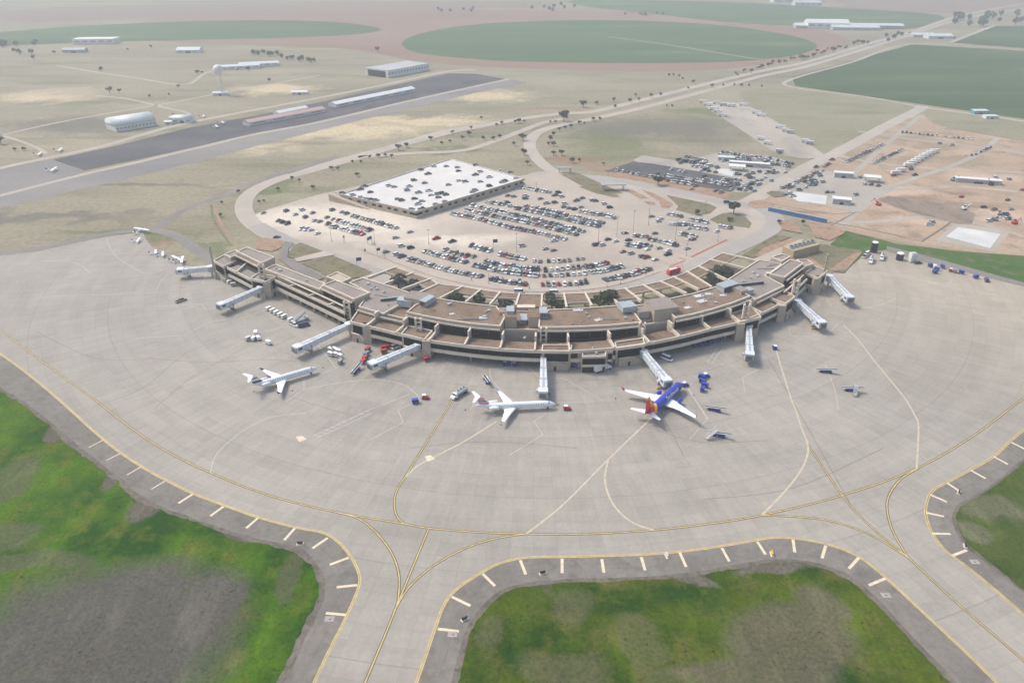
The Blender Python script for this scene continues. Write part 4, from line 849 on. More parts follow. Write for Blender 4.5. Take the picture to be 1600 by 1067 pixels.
loose(TA([(75, 215), (315, 195), (480, 185), (410, 232), (590, 215), (515, 260), (610, 295), (665, 305), (640, 428), (740, 262), (795, 185), (895, 207), (945, 222), (750, 330)]), 'among the loose cars at the far left of the car park', HD)
row(TBB([(430, 350), (560, 385), (700, 425), (850, 458)]), 14, 'in the middle row nearest the left canopy', HD)
row(TBB([(270, 430), (480, 490), (700, 550), (1010, 610)]), 24, 'in the kerbside row facing the left canopy', HD)
row(TBB([(640, 335), (800, 385), (930, 405)]), 6, 'in the short row above the left kerbside rows', HD)
row(TBB([(1205, 382), (1320, 405), (1460, 430)]), 9, 'in the row beside the small blue sign', 1.2)
row(TBB([(1060, 458), (1220, 490), (1400, 520), (1600, 535)]), 17, 'in the back row left of the centre aisle', 1.25)
row(TBB([(950, 495), (1120, 535), (1300, 570), (1600, 600)]), 20, 'in the front row left of the centre aisle', 1.25)
row(TBB([(1120, 635), (1300, 670), (1470, 690)]), 8, 'in the kerb row just left of the centre aisle', 1.3)
row(TBB([(910, 292), (1000, 320), (1100, 345)]), 5, 'in the short row under the masts', HD)
loose(TBB([(270, 148), (120, 207), (545, 215), (710, 247), (1440, 292), (180, 293), (278, 312), (20, 355), (130, 380), (187, 402)]), 'among the loose cars near the left canopy', .6)
row(TC([(130, 508), (500, 585), (900, 690), (1250, 755), (1540, 825)]), 38, 'in the lowest long row below the garage', HD)
row([(728.7, 328), (780, 339), (830, 349), (901, 366)], 42, 'in the front half of the long double row', HD)
row([(737, 321), (790, 332), (850, 346), (911, 361)], 42, 'in the back half of the long double row', HD)
row([(806, 325), (850, 334), (900, 346), (935, 353)], 32, 'in the front half of the second double row', HD)
row([(822, 322), (870, 333), (942, 348)], 26, 'in the back half of the second double row', HD)
row(TC([(570, 362), (700, 385), (770, 395)]), 8, 'in the short row against the garage', HD)
row(TD([(780, 445), (1010, 490)]), 7, 'in the short row by the tall masts', HD); row(TD([(1060, 485), (1240, 535)]), 5, 'in the short row at the right aisle', HD)
row(TC([(950, 185), (1080, 190), (1200, 220), (1350, 240)]), 12, 'in the row off the garage corner', HD)
loose(TC([(860, 415), (820, 370), (1420, 280), (1460, 245), (1500, 295), (830, 285), (900, 295), (1045, 290), (1045, 320), (1235, 322), (1310, 380), (1415, 370), (1540, 385), (1530, 425), (1590, 440)])+TD([(720, 295), (800, 260), (930, 290), (980, 300), (1100, 340), (1180, 390), (690, 415), (780, 385), (1390, 745), (400, 850)]), 'among the loose cars beyond the double rows', .5)
row(TE([(230, 245), (293, 252)]), 2, 'in the pair above the centre aisle', 1.4); row(TE([(380, 250), (597, 243)]), 5, 'in the upper row right of the centre aisle', 1.55); row(TE([(685, 228), (735, 222)]), 2, 'in the pair beside the upper centre row', 1.5)
row(TE([(350, 340), (520, 330), (690, 312)]), 7, 'in the back row right of the centre aisle', 1.57); row(TE([(335, 398), (560, 390), (755, 375)]), 8, 'in the front row right of the centre aisle', 1.57)
row(TE([(20, 315), (150, 325), (270, 338)]), 6, 'in the back row ending at the centre aisle', 1.45); row(TE([(20, 368), (130, 385), (240, 398)]), 5, 'in the front row ending at the centre aisle', 1.45); row(TE([(20, 470), (75, 475), (130, 488)]), 3, 'in the trio ending the left kerb row', 1.45)
row(TE([(320, 492), (550, 490), (770, 470)]), 9, 'in the kerb row just right of the centre aisle', 1.6)
row(TE([(760, 312), (860, 295), (980, 270)]), 8, 'in the back angled row on the right', 2.2); row(TE([(825, 370), (980, 345), (1130, 305)]), 10, 'in the front angled row on the right', 2.2); row(TE([(970, 445), (1150, 410), (1300, 370), (1430, 328)]), 16, 'in the kerb row curving to the right', 2.2)
loose(TE([(350, 122), (430, 138), (870, 82), (905, 76), (940, 82), (425, 40), (105, 95)]), 'among the loose cars above the kerb rows', .6)
row(TF([(1055, 215), (1225, 250)]), 7, 'in the far short row by the right road', HD); row(TF([(845, 262), (1070, 275)]), 9, 'in the upper row between the right masts', HD); row(TF([(1110, 300), (1220, 318)]), 4, 'in the short row under the far right row', HD); row(TF([(1370, 290), (1475, 305)]), 4, 'in the last row by the grass island', HD)
row(TF([(480, 385), (600, 395)]), 4, 'in the short row right of the masts', HD); row(TF([(640, 422), (780, 450), (915, 488)]), 11, 'in the middle row of the right car park', HD); row(TF([(390, 475), (530, 500)]), 6, 'in the lower left row of the right car park', HD); row(TF([(545, 480), (640, 490)]), 4, 'in the lower short row of the right car park', HD); row(TF([(955, 368), (1115, 392)]), 6, 'in the row near the right kerb', HD)
row(TF([(830, 162), (960, 185)]), 4, 'in the row below the grass islands', HD)
loose(TF([(655, 187), (750, 210), (725, 235), (1040, 310), (1335, 340), (375, 357), (690, 362), (730, 515), (415, 433), (530, 472), (610, 527), (355, 552), (440, 570), (555, 602), (600, 612), (690, 635), (830, 540), (825, 580), (1025, 520), (1050, 422), (1085, 424), (200, 425), (280, 443)]), 'among the loose cars of the right car park', .6)
loose([(1136, 316), (634, 0+612)][:1], 'passing the grass island on the access road', .2, .25, ['blue'])
# garage deck
TG = lambda l: unz(l, 4.706, 500, 240)
TGL = TG([(240, 303), (295, 262), (325, 240), (370, 282), (165, 290), (298, 318), (335, 328), (375, 338), (405, 343), (505, 235), (545, 243), (655, 240), (640, 268), (690, 195), (770, 215), (743, 118), (793, 148), (835, 92), (928, 92), (1008, 100), (1018, 127), (1145, 85), (1142, 155), (1178, 132), (1243, 172), (1330, 123), (1400, 137), (1020, 198), (1068, 205), (1178, 205), (945, 228), (725, 285), (800, 272), (815, 303), (865, 295), (900, 290), (925, 300), (870, 320), (570, 332), (600, 342), (695, 330), (718, 370), (750, 348), (672, 405), (750, 405), (850, 370), (915, 350), (1140, 268), (1120, 280), (1245, 237), (1360, 200), (1340, 208), (1440, 178)])
loose(TGL, 'on the white top deck of the garage', .55, ZG-.88, [rc.choice(['grey', 'silver', 'white', 'silver', 'green']) for _ in TGL])
# rental and staff lots
TR = lambda l: unz(l, 5.333, 940, 220)
row(TR([(130, 245), (230, 265)]), 3, 'at the left end of the rental row', HD); row(TR([(250, 270), (420, 300), (510, 310)]), 14, 'in the front rental row, left part', HD); row(TR([(545, 330), (740, 362)]), 11, 'in the front rental row right of the round tree', HD); row(TR([(530, 290), (700, 315), (860, 340)]), 16, 'in the second rental row', HD); row(TR([(860, 340), (960, 355), (1070, 375)]), 12, 'in the right part of the second rental row', HD); row(TR([(870, 325), (1060, 365)]), 9, 'in the upper right rental row', HD)
loose(TR([(465, 270), (585, 238), (655, 252), (690, 260), (855, 290), (750, 400), (780, 375), (950, 415), (995, 428), (1015, 322), (1040, 325), (1085, 345), (1110, 345), (1140, 400), (1170, 405), (1215, 368), (1250, 360), (1270, 418)]), 'among the loose cars of the rental lot', .6)
row(TR([(640, 160), (900, 210)]), 11, 'in the gravel rental yard', .5, kinds=['suv', 'van']); row(TR([(710, 130), (860, 165)]), 7, 'in the back left of the gravel yard', .5); row(TR([(980, 115), (1130, 145), (1390, 160)]), 18, 'along the back fence of the gravel yard', HD); row(TR([(1010, 95), (1200, 125), (1400, 145)]), 12, 'in the last row of the gravel yard', HD)
row(TR([(1470, 165), (1590, 190)]), 6, 'by the dirt track behind the yard', HD); row(TR([(1480, 200), (1560, 212)]), 4, 'in front of the dirt track', HD)
loose(TR([(1120, 275), (1150, 280), (1190, 285), (1230, 300), (1260, 305), (1290, 328), (1360, 305), (1330, 325), (1430, 260), (1460, 262), (950, 262), (760, 210), (790, 215), (850, 235), (880, 232), (1530, 262)]), 'scattered between the rental canopies', .6)
TH_ = lambda l: unz(l, 8, 1200, 230)
loose(TH_([(180, 505), (230, 490), (270, 475), (310, 485), (350, 435), (370, 420), (215, 590), (270, 575), (310, 610), (480, 375), (510, 360), (545, 350), (575, 325), (610, 305), (680, 290), (700, 240), (735, 225), (760, 205), (600, 245), (520, 470), (540, 455), (750, 560), (800, 560), (1100, 590), (1150, 375), (1210, 460), (1290, 465), (145, 68), (800, 155), (1380, 480)]), 'around the service yard right of the road', .6)
TI = lambda l: unz(l, 5.161, 1290, 190)
row(TI([(160, 325), (300, 265), (460, 185)]), 18, 'in the first slanting row of the dirt lot', 2.5, .1); row(TI([(390, 335), (480, 290), (620, 225)]), 14, 'in the second slanting row of the dirt lot', 2.5, .1); row(TI([(620, 85), (850, 110), (1180, 140)]), 17, 'in the far row of the dirt lot', HD, .1); row(TI([(1120, 270), (1200, 270), (1330, 205)]), 9, 'in the curved row of the dirt lot', HD, .1)
loose(TI([(920, 175), (1020, 190), (1370, 450), (1480, 465), (1470, 630), (1590, 550), (860, 810), (550, 435), (690, 385), (1095, 605), (720, 430)]), 'parked loose on the construction dirt', .5, .1)
def fill(poly, n, where, hd):
    xs = [p[0] for p in poly]; ys = [p[1] for p in poly]; L_ = []
    while len(L_) < n:
        x, y = rc.uniform(min(xs), max(xs)), rc.uniform(min(ys), max(ys))
        if inpoly(x, y, poly) and all(abs(x-a)*.6+abs(y-b)*1.6 > 4.2 for a, b in L_): L_.append((x, y))
    loose(L_, where, hd)
fill([(1058, 254), (1090, 247), (1125, 255), (1130, 270), (1090, 266)], 16, 'packed in the back of the gravel yard', .5)
fill([(1125, 241), (1200, 247), (1222, 256), (1190, 260), (1130, 252)], 26, 'packed along the yard fence', .6)
fill([(1150, 275), (1215, 262), (1205, 285), (1165, 298), (1140, 300)], 22, 'packed at the right end of the rental lot', .6)
fill([(1232, 292), (1262, 270), (1285, 268), (1290, 290), (1250, 300)], 16, 'packed in the service yard', .6)
fill([(1500, 322), (1600, 325), (1600, 350), (1570, 352), (1520, 340)], 8, 'standing about the dirt site', .3)
CARS.sort(key=lambda c: c[1])
NIND = 290
for (x, y, z, rz, k, p, where, i, n) in CARS[:NIND]:
    lab = f'{p} {WORD[k]}, {ordn(i)} from left {where}' if n > 1 else f'{p} {WORD[k]} {where}'
    if len(lab.split()) > 16: lab = lab.replace(', ', ' ', 0).replace('from left in the', 'in the').replace('among the ', 'among ')
    car_obj(k, p, (x, y), rz, lab, ('cars '+where.replace('among the ', 'among ')) if n > 1 else None, z+.01)
CMB = {}
m = MB()
for (x, y, z, rz, k, p, *_r) in CARS[NIND:]:
    if (k, p) not in CMB: CMB[(k, p)] = car_mb(k, p)
    a, b = CMB[(k, p)]; m.add(a, (x, y, z+.01), rz, 1.12); m.add(b, (x, y, z+.01), rz, 1.12)
tag(m.build('distant_parked_cars'), 'hundreds of small parked cars filling the garage deck and the far lots', 'cars', kind='stuff')
print('cars', len(CARS))
# ---------------------------------------------------------------- trees
def tree_meshes(seed, n, kind, h=7.0, spread=3.6):
    r = random.Random(seed); t = MB(); c = MB(); th = h*.38
    t.cyl((0, 0, 0), (0, 0, th), .28, .17, 'bark', 7); tips = []
    for i in range(8):
        a = i*.8+r.uniform(0, .5); rr = spread*r.uniform(.35, .75); p = (math.cos(a)*rr, math.sin(a)*rr, h*r.uniform(.5, .82)); t.cyl((0, 0, th*.85), p, .11, .03, 'bark', 5); tips.append(p)
    lumps = tips+[(r.uniform(-1, 1)*spread*.4, r.uniform(-1, 1)*spread*.4, h*r.uniform(.55, .9)) for _ in range(7)]
    for _ in range(n):
        q = r.choice(lumps); s_ = spread*.36*r.uniform(.3, 1)
        v = Vector((r.gauss(0, 1), r.gauss(0, 1), r.gauss(0, .75))).normalized()*s_; p = Vector(q)+v
        a = Vector((r.uniform(-1, 1), r.uniform(-1, 1), r.uniform(-.3, 1))).normalized(); u = a.orthogonal().normalized(); w = a.cross(u); z = r.uniform(.22, .48)*(3.6/spread if spread > 3.6 else 1)
        c.face([p-u*z, p-w*z*.7, p+u*z, p+w*z*.7], kind)
    return t.mesh('trunk'), c.mesh('crown')
TM = {k: [tree_meshes(i+j*10, 900 if k != 'leaf_grey' else 520, k) for i in range(3)] for j, k in enumerate(('leaf_green', 'leaf_dark', 'leaf_grey'))}
TMN = {k: [tree_meshes(i+50+j*10, 2400, k) for i in range(2)] for j, k in enumerate(('leaf_green', 'leaf_dark', 'leaf_grey'))}
tr = random.Random(5)
def tree(px, py, hpx, kind, label, group=None, name='tree', z=0, near=False, wide=1.0, cat='tree'):
    x, y = at(px, py, z); sc = hpx/px_scale(px, py)/7.0*1.05*tr.uniform(.8, 1.25); wide *= tr.uniform(.85, 1.3); t, c = tr.choice((TMN if near else TM)[kind])
    o = empty(name, (x, y, z), tr.uniform(0, 6.28), label, cat, group); o.scale = (sc*wide, sc*wide, sc)
    a = bpy.data.objects.new('trunk', t); b = bpy.data.objects.new('crown', c)
    for q in (a, b): COL.objects.link(q); q.parent = o
    return o
# courtyards of the terminal
for (x, y, h, k, lab) in ((623, 441, 11, 'leaf_grey', 'grey green tree in the leftmost canopy courtyard'), (645, 448, 10, 'leaf_grey', 'sparse tree in the second canopy courtyard from the left'), (712, 466, 15, 'leaf_dark', 'dark bushy tree in the courtyard right of the first solid roof'), (748, 470, 14, 'leaf_green', 'green tree in the courtyard left of the air handlers'), (790, 473, 12, 'leaf_dark', 'low spreading tree left of the central solid roof'),
        (862, 476, 13, 'leaf_grey', 'pale green tree filling the courtyard right of the centre'), (936, 474, 15, 'leaf_green', 'dense round green tree in the courtyard above the central roof'), (950, 473, 13, 'leaf_green', 'dense green tree touching the round one above the central roof'), (1124, 431, 11, 'leaf_grey', 'grey leafy tree in the right canopy courtyard'), (1112, 434, 9, 'leaf_green', 'small dark tree left of the grey one in the right courtyard'), (1138, 427, 9, 'leaf_grey', 'small tree right of the grey one in the right courtyard'), (875, 477, 11, 'leaf_grey', 'smaller pale tree at the right of the centre courtyard')):
    tree(x, y+10, h*1.8, k, lab, 'trees in the terminal courtyards', near=True, wide=1.25)
tree(1146, 334, 17, 'leaf_dark', 'big dark round tree on the grass island by the loop road', near=True, wide=1.15); tree(1028, 290, 15, 'leaf_dark', 'big round tree in front of the rental rows', near=True, wide=1.3)
tree(1089, 336, 9, 'leaf_grey', 'small tree on the dry island beside the access road', near=True, wide=1.2); tree(1140, 346, 7, 'leaf_grey', 'low scrubby bush under the big dark round tree', near=True, wide=1.4, name='bush', cat='bush')
tree(1254, 352, 8, 'leaf_green', 'small tree beside the blue fence', near=True); tree(1217, 350, 6, 'leaf_green', 'little tree left of the blue fence', near=True)
ROADT = [(518, 266, 7), (528, 266, 6), (558, 276, 6), (457, 283, 8), (468, 285, 7), (489, 296, 6), (435, 299, 6), (413, 316, 5), (405, 318, 5), (578, 248, 6), (591, 247, 6), (602, 245, 6), (612, 247, 5), (551, 256, 5), (564, 255, 5), (623, 235, 8), (635, 231, 8), (673, 220, 6), (723, 219, 6), (733, 213, 7), (736, 203, 5), (707, 209, 5), (690, 226, 5), (703, 223, 5), (755, 219, 5), (771, 219, 5), (781, 216, 5), (803, 228, 6), (817, 220, 12), (819, 243, 10), (824, 258, 9), (776, 197, 5), (784, 195, 6), (805, 193, 6), (811, 193, 6), (819, 192, 5), (752, 187, 5),
   (373, 302, 5), (347, 319, 5), (345, 339, 5)]
for i, (x, y, h) in enumerate(ROADT): tree(x, y, h, tr.choice(['leaf_green', 'leaf_dark', 'leaf_grey']), f'{ordn(i)} small tree counted along the left loop road', 'trees along the left loop road')
ROADT = [(860, 193, 6), (868, 193, 6), (881, 190, 13), (874, 205, 6), (865, 213, 6), (860, 221, 7), (857, 227, 6), (865, 229, 6), (865, 243, 8), (877, 243, 7), (894, 255, 7), (905, 253, 7), (883, 203, 6), (892, 201, 6), (905, 195, 6), (913, 195, 5), (927, 190, 6), (937, 188, 5), (911, 168, 10), (932, 164, 5), (961, 169, 6), (959, 159, 6), (984, 161, 6), (998, 159, 5), (993, 152, 5), (1017, 153, 6), (1032, 151, 5), (1075, 140, 5), (1083, 131, 5), (1112, 138, 7), (1045, 120, 4), (1052, 120, 4), (1061, 121, 4), (1066, 125, 4), (1042, 168, 4), (1050, 168, 4), (943, 258, 5), (1130, 136, 4), (1147, 134, 4), (1158, 136, 4), (1170, 136, 4), (1190, 137, 4)]
for i, (x, y, h) in enumerate(ROADT): tree(x, y, h, tr.choice(['leaf_green', 'leaf_dark', 'leaf_grey']), f'{ordn(i)} small tree counted along the highway verge', 'trees along the highway')
OLDT = [(2, 226, 14), (38, 236, 7), (172, 147, 9), (187, 146, 6), (159, 113, 9), (279, 138, 7), (234, 153, 5), (264, 150, 4), (271, 181, 4), (421, 129, 6), (309, 117, 6), (316, 116, 5), (53, 95, 7), (85, 85, 5), (348, 113, 4), (372, 111, 4), (388, 112, 6), (590, 82, 8), (24, 237, 5), (200, 80, 5), (236, 76, 5)]
for i, (x, y, h) in enumerate(OLDT): tree(x, y, h, tr.choice(['leaf_dark', 'leaf_grey']), f'{ordn(i)} lone tree counted across the old airfield', 'lone trees on the old airfield')
BELT = []
for k in range(36): f = k/35; BELT.append((1150+f*205+tr.uniform(-4, 4), 117-f*50+tr.uniform(-3, 4), tr.uniform(4, 7)))
for i, (x, y, h) in enumerate(BELT): tree(x, y, h, tr.choice(['leaf_dark', 'leaf_grey', 'leaf_dark']), f'{ordn(i)} tree in the belt beside the far highway', 'tree belt beside the far highway')
FAR = [(395+i*6.5+tr.uniform(-2, 2), 84+i*.9+tr.uniform(-3, 3), tr.uniform(5, 9)) for i in range(16)]+[(tr.uniform(1490, 1600), tr.uniform(24, 42), tr.uniform(7, 11)) for i in range(20)]+[(tr.uniform(0, 60), tr.uniform(68, 86), tr.uniform(6, 9)) for i in range(10)]+[(tr.uniform(820, 900), tr.uniform(10, 22), 6) for i in range(8)]+[(tr.uniform(975, 1040), tr.uniform(23, 27), 4) for i in range(8)]+[(tr.uniform(680, 740), tr.uniform(14, 20), 5) for i in range(6)]+[(tr.uniform(1380, 1430), tr.uniform(55, 66), 6) for i in range(7)]
m = MB()
for i, (x, y, h) in enumerate(FAR):
    X, Y = at(x, y); sc = h/px_scale(x, y); r = random.Random(i); l = MB()
    l.cyl((0, 0, 0), (0, 0, sc*.4), sc*.05, sc*.04, 'bark', 5)
    for _ in range(70):
        v = Vector((r.gauss(0, 1), r.gauss(0, 1), r.gauss(0, .7))).normalized()*sc*.45*r.uniform(.5, 1)+Vector((0, 0, sc*.62)); a = Vector((r.uniform(-1, 1), r.uniform(-1, 1), r.uniform(0, 1))).normalized(); u = a.orthogonal().normalized(); w = a.cross(u); z = sc*.15
        l.face([v-u*z, v-w*z, v+u*z, v+w*z], 'leaf_dark')
    m.add(l, (X, Y, 0))
tag(m.build('distant_woods'), 'far clumps of dark trees fading in the haze', 'woods', kind='stuff')
# ---------------------------------------------------------------- aircraft
def airliner(L_, R, span, livery, cfg):
    """nose toward +x, origin on the ground below the middle of the fuselage"""
    root = cfg['root']; h = L_/2; zc = cfg['zc']; hull, tailc = livery['hull'], livery.get('aft', livery['hull'])
    st = [(h, .04, -.35), (h-.35, .28, -.3), (h-1.0, .52, -.22), (h-2.2, .80, -.10), (h-3.6, .96, -.02), (h-5.2, 1, 0), (0, 1, 0), (-h+L_*.33, 1, 0), (-h+L_*.25, .95, .06), (-h+L_*.17, .78, .22), (-h+L_*.08, .48, .48), (-h+.8, .22, .7), (-h, .07, .78)]
    rs = []
    for x, r, dz in st: rs.append([(x, math.cos(2*math.pi*i/20)*R*r, zc+dz*R*.9+math.sin(2*math.pi*i/20)*R*r*(1.06)) for i in range(20)])
    m = MB()
    if livery.get('belly'): m.rings(rs, hull, matf=lambda q, i: (livery['belly'] if 12 <= i <= 17 else (tailc if q > 8 else hull)))
    else: m.rings(rs, hull)
    fu = m.build('fuselage', root, True)
    w = MB()      # cockpit glass
    for s in (-1, 1):
        for k in range(2):
            a0 = math.radians(90-s*(8+k*28)); a1 = math.radians(90-s*(34+k*28))
            def pt(x, a, r_, d_): return (x, math.cos(a)*R*r_*1.02, zc+d_*R*.9+math.sin(a)*R*r_*1.08)
            w.face([pt(h-2.2, a0, .72, -.06), pt(h-2.2, a1, .72, -.06), pt(h-3.1, a1, .92, -.04), pt(h-3.1, a0, .92, -.04)], 'jet_dark')
    w.build('windscreen', fu)
    w = MB()      # one line of cabin windows on each side
    for s in (-1, 1):
        n_ = int((L_*.62)/1.05); 
        for k in range(n_):
            x = h-5.5-k*1.05; a = math.radians(18); y = s*math.cos(a)*R*1.012; z = zc+math.sin(a)*R*1.06
            w.face([(x, y, z), (x+.3, y, z), (x+.3, y*.985, z+.42), (x, y*.985, z+.42)][::s], 'jet_dark')
    w.build('cabin_windows', fu)
    xr = cfg['wx']; zr = zc-R*.55; sw = cfg['sweep']; c0, c1 = cfg['chord']
    def foil(x, y, z, c, th, mat=None): return [(x, y, z), (x-c*.15, y, z+th*.6), (x-c*.45, y, z+th*.55), (x-c, y, z), (x-c*.5, y, z-th*.3), (x-c*.12, y, z-th*.35)]
    for s in (-1, 1):
        w = MB(); ys = [R*.3, span*.18, span/2]; hs = span/2
        xs = [xr+c0*.5, xr+c0*.5-(ys[1]-ys[0])*sw, xr+c0*.5-(hs-ys[0])*sw]; cs = [c0, c0*.62, c1]; zz = [zr, zr+.5, zr+cfg['dih']*hs]
        rr = [foil(x, s*y, z, c, c*.12) for x, y, z, c in zip(xs, ys, zz, cs)]
        w.rings(rr if s > 0 else [r[::-1] for r in rr], livery['wing']); wo = w.build('wing', root)
        g_ = MB(); b = foil(xs[2], s*hs, zz[2], c1, .12); tpz = cfg['wl']; t_ = foil(xs[2]-c1*.9-.2*tpz, s*(hs+.25*tpz), zz[2]+tpz, c1*.4, .06)
        g_.rings([b, t_] if s > 0 else [b[::-1], t_[::-1]], livery['winglet']); g_.build('winglet', wo)
        for k in (.34, .52, .7):
            f_ = MB(); y = s*hs*k; x = xs[1]-(hs*k-ys[1])*sw-cs[1]*(1-k*.55)-.2; f_.cyl((x+1.6, y, zr+.1+cfg['dih']*hs*k), (x-.5, y, zr+.1+cfg['dih']*hs*k), .2, .05, livery['wing'], 6); f_.build('flap_fairing', wo)
        # engines
        e = MB(); ex, ey, ez, el, er = cfg['eng']; ey *= s
        prof = [(el*.5, .82), (el*.42, 1), (0, 1.02), (-el*.3, .85), (-el*.5, .6)]
        er_ = [[(ex+x, ey+math.cos(2*math.pi*i/14)*er*r, ez+math.sin(2*math.pi*i/14)*er*r) for i in range(14)] for x, r in prof]
        e.rings(er_, livery['engine']); e.cyl((ex+el*.5-.1, ey, ez), (ex+el*.5+.02, ey, ez), er*.7, er*.7, 'jet_dark', 14); e.cyl((ex-el*.5, ey, ez), (ex-el*.7, ey, ez), er*.4, er*.12, 'metal_grey', 10)
        eo = e.build('engine', root, True)
        py = MB()
        if cfg['rear']: py.box(ex-el*.3, ex+el*.3, min(ey, s*R*.6), max(ey, s*R*.6), ez-.12, ez+.12, livery['wing'])
        else: py.box(ex-el*.55, ex+el*.2, ey-.15, ey+.15, ez+er*.8, zr+.55, livery['wing'])
        py.build('pylon', eo)
    # fin
    fh = cfg['fin']; fx = -h+L_*.19; fz = zc+R*.95
    for part_, lst in enumerate(livery['fin']):      # (f0,f1,mat) bands up the fin, slanting
        f0, f1, mt = lst; m = MB()
        def fr(f): cx = fx-f*fh*cfg['finsweep']; c = cfg['finc'][0]*(1-f)+cfg['finc'][1]*f; return [(cx, 0, fz-.5+f*(fh+.5)), (cx-c*.3, .2*(1-f*.6), fz-.5+f*(fh+.5)), (cx-c, 0, fz-.5+f*(fh+.5)), (cx-c*.3, -.2*(1-f*.6), fz-.5+f*(fh+.5))]
        m.rings([fr(f0), fr(f1)], mt)
        if part_ == 0: fo = m.build('tail_fin', root)
        else: m.build('fin_stripe', fo)
    if livery.get('lead'):
        m = MB()
        def lr(f): cx = fx-f*fh*cfg['finsweep']+.12; c = (cfg['finc'][0]*(1-f)+cfg['finc'][1]*f)*.3; z_ = fz-.5+f*(fh+.5); return [(cx+1.2*(1-f)**3, 0, z_), (cx-c, .25*(1-f*.6), z_), (cx-c*1.02, -.25*(1-f*.6), z_)]
        m.rings([lr(0), lr(.15), lr(.4), lr(1)], livery['lead']); m.build('fin_edge', fo)
    zt = fz+fh if cfg['ttail'] else zc+R*.45; xt = fx-fh*cfg['finsweep']-.2 if cfg['ttail'] else -h+L_*.115
    for s in (-1, 1):
        w = MB(); ss = cfg['stab']; r0 = foil(xt, 0 if cfg['ttail'] else s*R*.3, zt, cfg['sc'][0], .25); r1 = foil(xt-ss/2*.62, s*ss/2, zt+(0 if cfg['ttail'] else .7), cfg['sc'][1], .1)
        w.rings([r0, r1] if s > 0 else [r0[::-1], r1[::-1]], livery['wing']); w.build('stabilizer', root)
    for x, y in ((h-3.3, 0), (xr-c0*.35, 2.3*R/1.8), (xr-c0*.35, -2.3*R/1.8)):
        w = MB(); w.cyl((x, y, .3), (x, y, zc-R*.6), .1, .12, 'metal_grey', 6)
        for k in (-.22, .22): w.cyl((x, y+k-.1, .42), (x, y+k+.1, .42), .42, .42, 'tyre', 10)
        w.build('landing_gear', root)
    return fu
def heading(n, t): return math.atan2(n[1]-t[1], n[0]-t[0])
# blue airliner at the bridge
n_, t_ = at(1066, 598, 3.0), at(1009, 647, 4.4); hd = heading(n_, t_); cx, cy = (n_[0]+t_[0])/2, (n_[1]+t_[1])/2
jet = empty('airliner', (cx, cy, .07), hd, 'blue airliner with red and yellow tail, nose at the jet bridge', 'aircraft', None)
LIV = dict(hull='jet_blue', aft='jet_blue', wing='jet_white', winglet='jet_red', engine='jet_blue', fin=[(0, .86, 'jet_red'), (.86, 1, 'jet_yellow')], lead='jet_yellow')
airliner(32.6, 1.95, 34.2, LIV, dict(root=jet, zc=3.1, wx=.5, sweep=.52, chord=(7.6, 1.6), dih=.09, wl=2.2, eng=(3.6, 5.0, 1.85, 4.2, 1.05), rear=False, fin=7.2, finsweep=.72, finc=(7.6, 2.4), ttail=False, stab=13.6, sc=(3.6, 1.2)))
# yellow and red sweep on the rear fuselage
m = MB()
for s in (-1, 1):
    for (x0, x1, mt) in ((-10.2, -8.2, 'jet_yellow'), (-13.6, -10.2, 'jet_red')):
        for k in range(7):
            a0 = math.radians(90-s*k*13); a1 = math.radians(90-s*(k+1)*13); R0 = 1.95
            def q(x, a, k_):
                f = max(0., min(1., (-x-8.2)/8.1)); r_ = 1-.62*f**1.3; dz = .5*f; xx = x-k_*.38
                return (xx, math.cos(a)*R0*r_*1.01, 3.1+dz*R0*.9+math.sin(a)*R0*r_*1.075)
            pts = [q(x0, a0, k), q(x1, a0, k), q(x1, a1, k+1), q(x0, a1, k+1)]; m.face(pts if s < 0 else pts[::-1], mt)
m.build('tail_sweep', jet)
def wrap_text(body, size, x0, R_, zc, ang0, side, mat, name, parent):
    cu = bpy.data.curves.new(name, 'FONT'); cu.body = body; cu.size = size; cu.resolution_u = 3; cu.offset = .03
    to = bpy.data.objects.new(name, cu); COL.objects.link(to); dg = bpy.context.evaluated_depsgraph_get(); me = bpy.data.meshes.new_from_object(to.evaluated_get(dg)); bpy.data.objects.remove(to)
    mx = max(v.co.x for v in me.vertices)
    for v in me.vertices:
        x, y = v.co.x, v.co.y; a = ang0+(y/R_)
        v.co = (x0+(x if side < 0 else mx-x), side*math.cos(a)*R_, zc+math.sin(a)*R_)
    me.materials.clear(); me.materials.append(MAT[mat]); o = bpy.data.objects.new(name, me); COL.objects.link(o); o.parent = parent; return o
for sd_ in (-1, 1): wrap_text('Southwest', 2.5, -1.2, 2.10, 3.1, math.radians(18), sd_, 'paint_white', 'airline_name', jet)
# regional jets
def regional(nose, tail, z0, z1, label, fin, winglet, L_=33.5):
    n_, t_ = at(*nose, z0), at(*tail, z1); hd = heading(n_, t_); u = Vector((math.cos(hd), math.sin(hd)))
    c = Vector(n_)-u*L_/2; r = empty('regional_jet', (c.x, c.y, .07), hd, label, 'aircraft')
    airliner(L_, 1.38, 24.0, dict(hull='jet_white', wing='jet_white', winglet=winglet, engine='jet_white', fin=fin), dict(root=r, zc=2.55, wx=-2.2, sweep=.55, chord=(6.0, 1.5), dih=.05, wl=1.3, eng=(-9.3, 2.45, 3.1, 4.0, .72), rear=True, fin=3.9, finsweep=.95, finc=(4.6, 2.4), ttail=True, stab=8.6, sc=(2.5, 1.2)))
    return r
regional((868, 631), (757, 634.5), 2.3, 2.8, 'white regional jet with red and blue striped fin, nose just right of its bridge', [(0, .12, 'jet_white'), (.12, .26, 'jet_red'), (.26, .36, 'jet_white'), (.36, .5, 'jet_navy'), (.5, .58, 'jet_white'), (.58, .7, 'jet_red'), (.7, .82, 'grey_light'), (.82, 1, 'jet_white')], 'jet_white', 34.5)
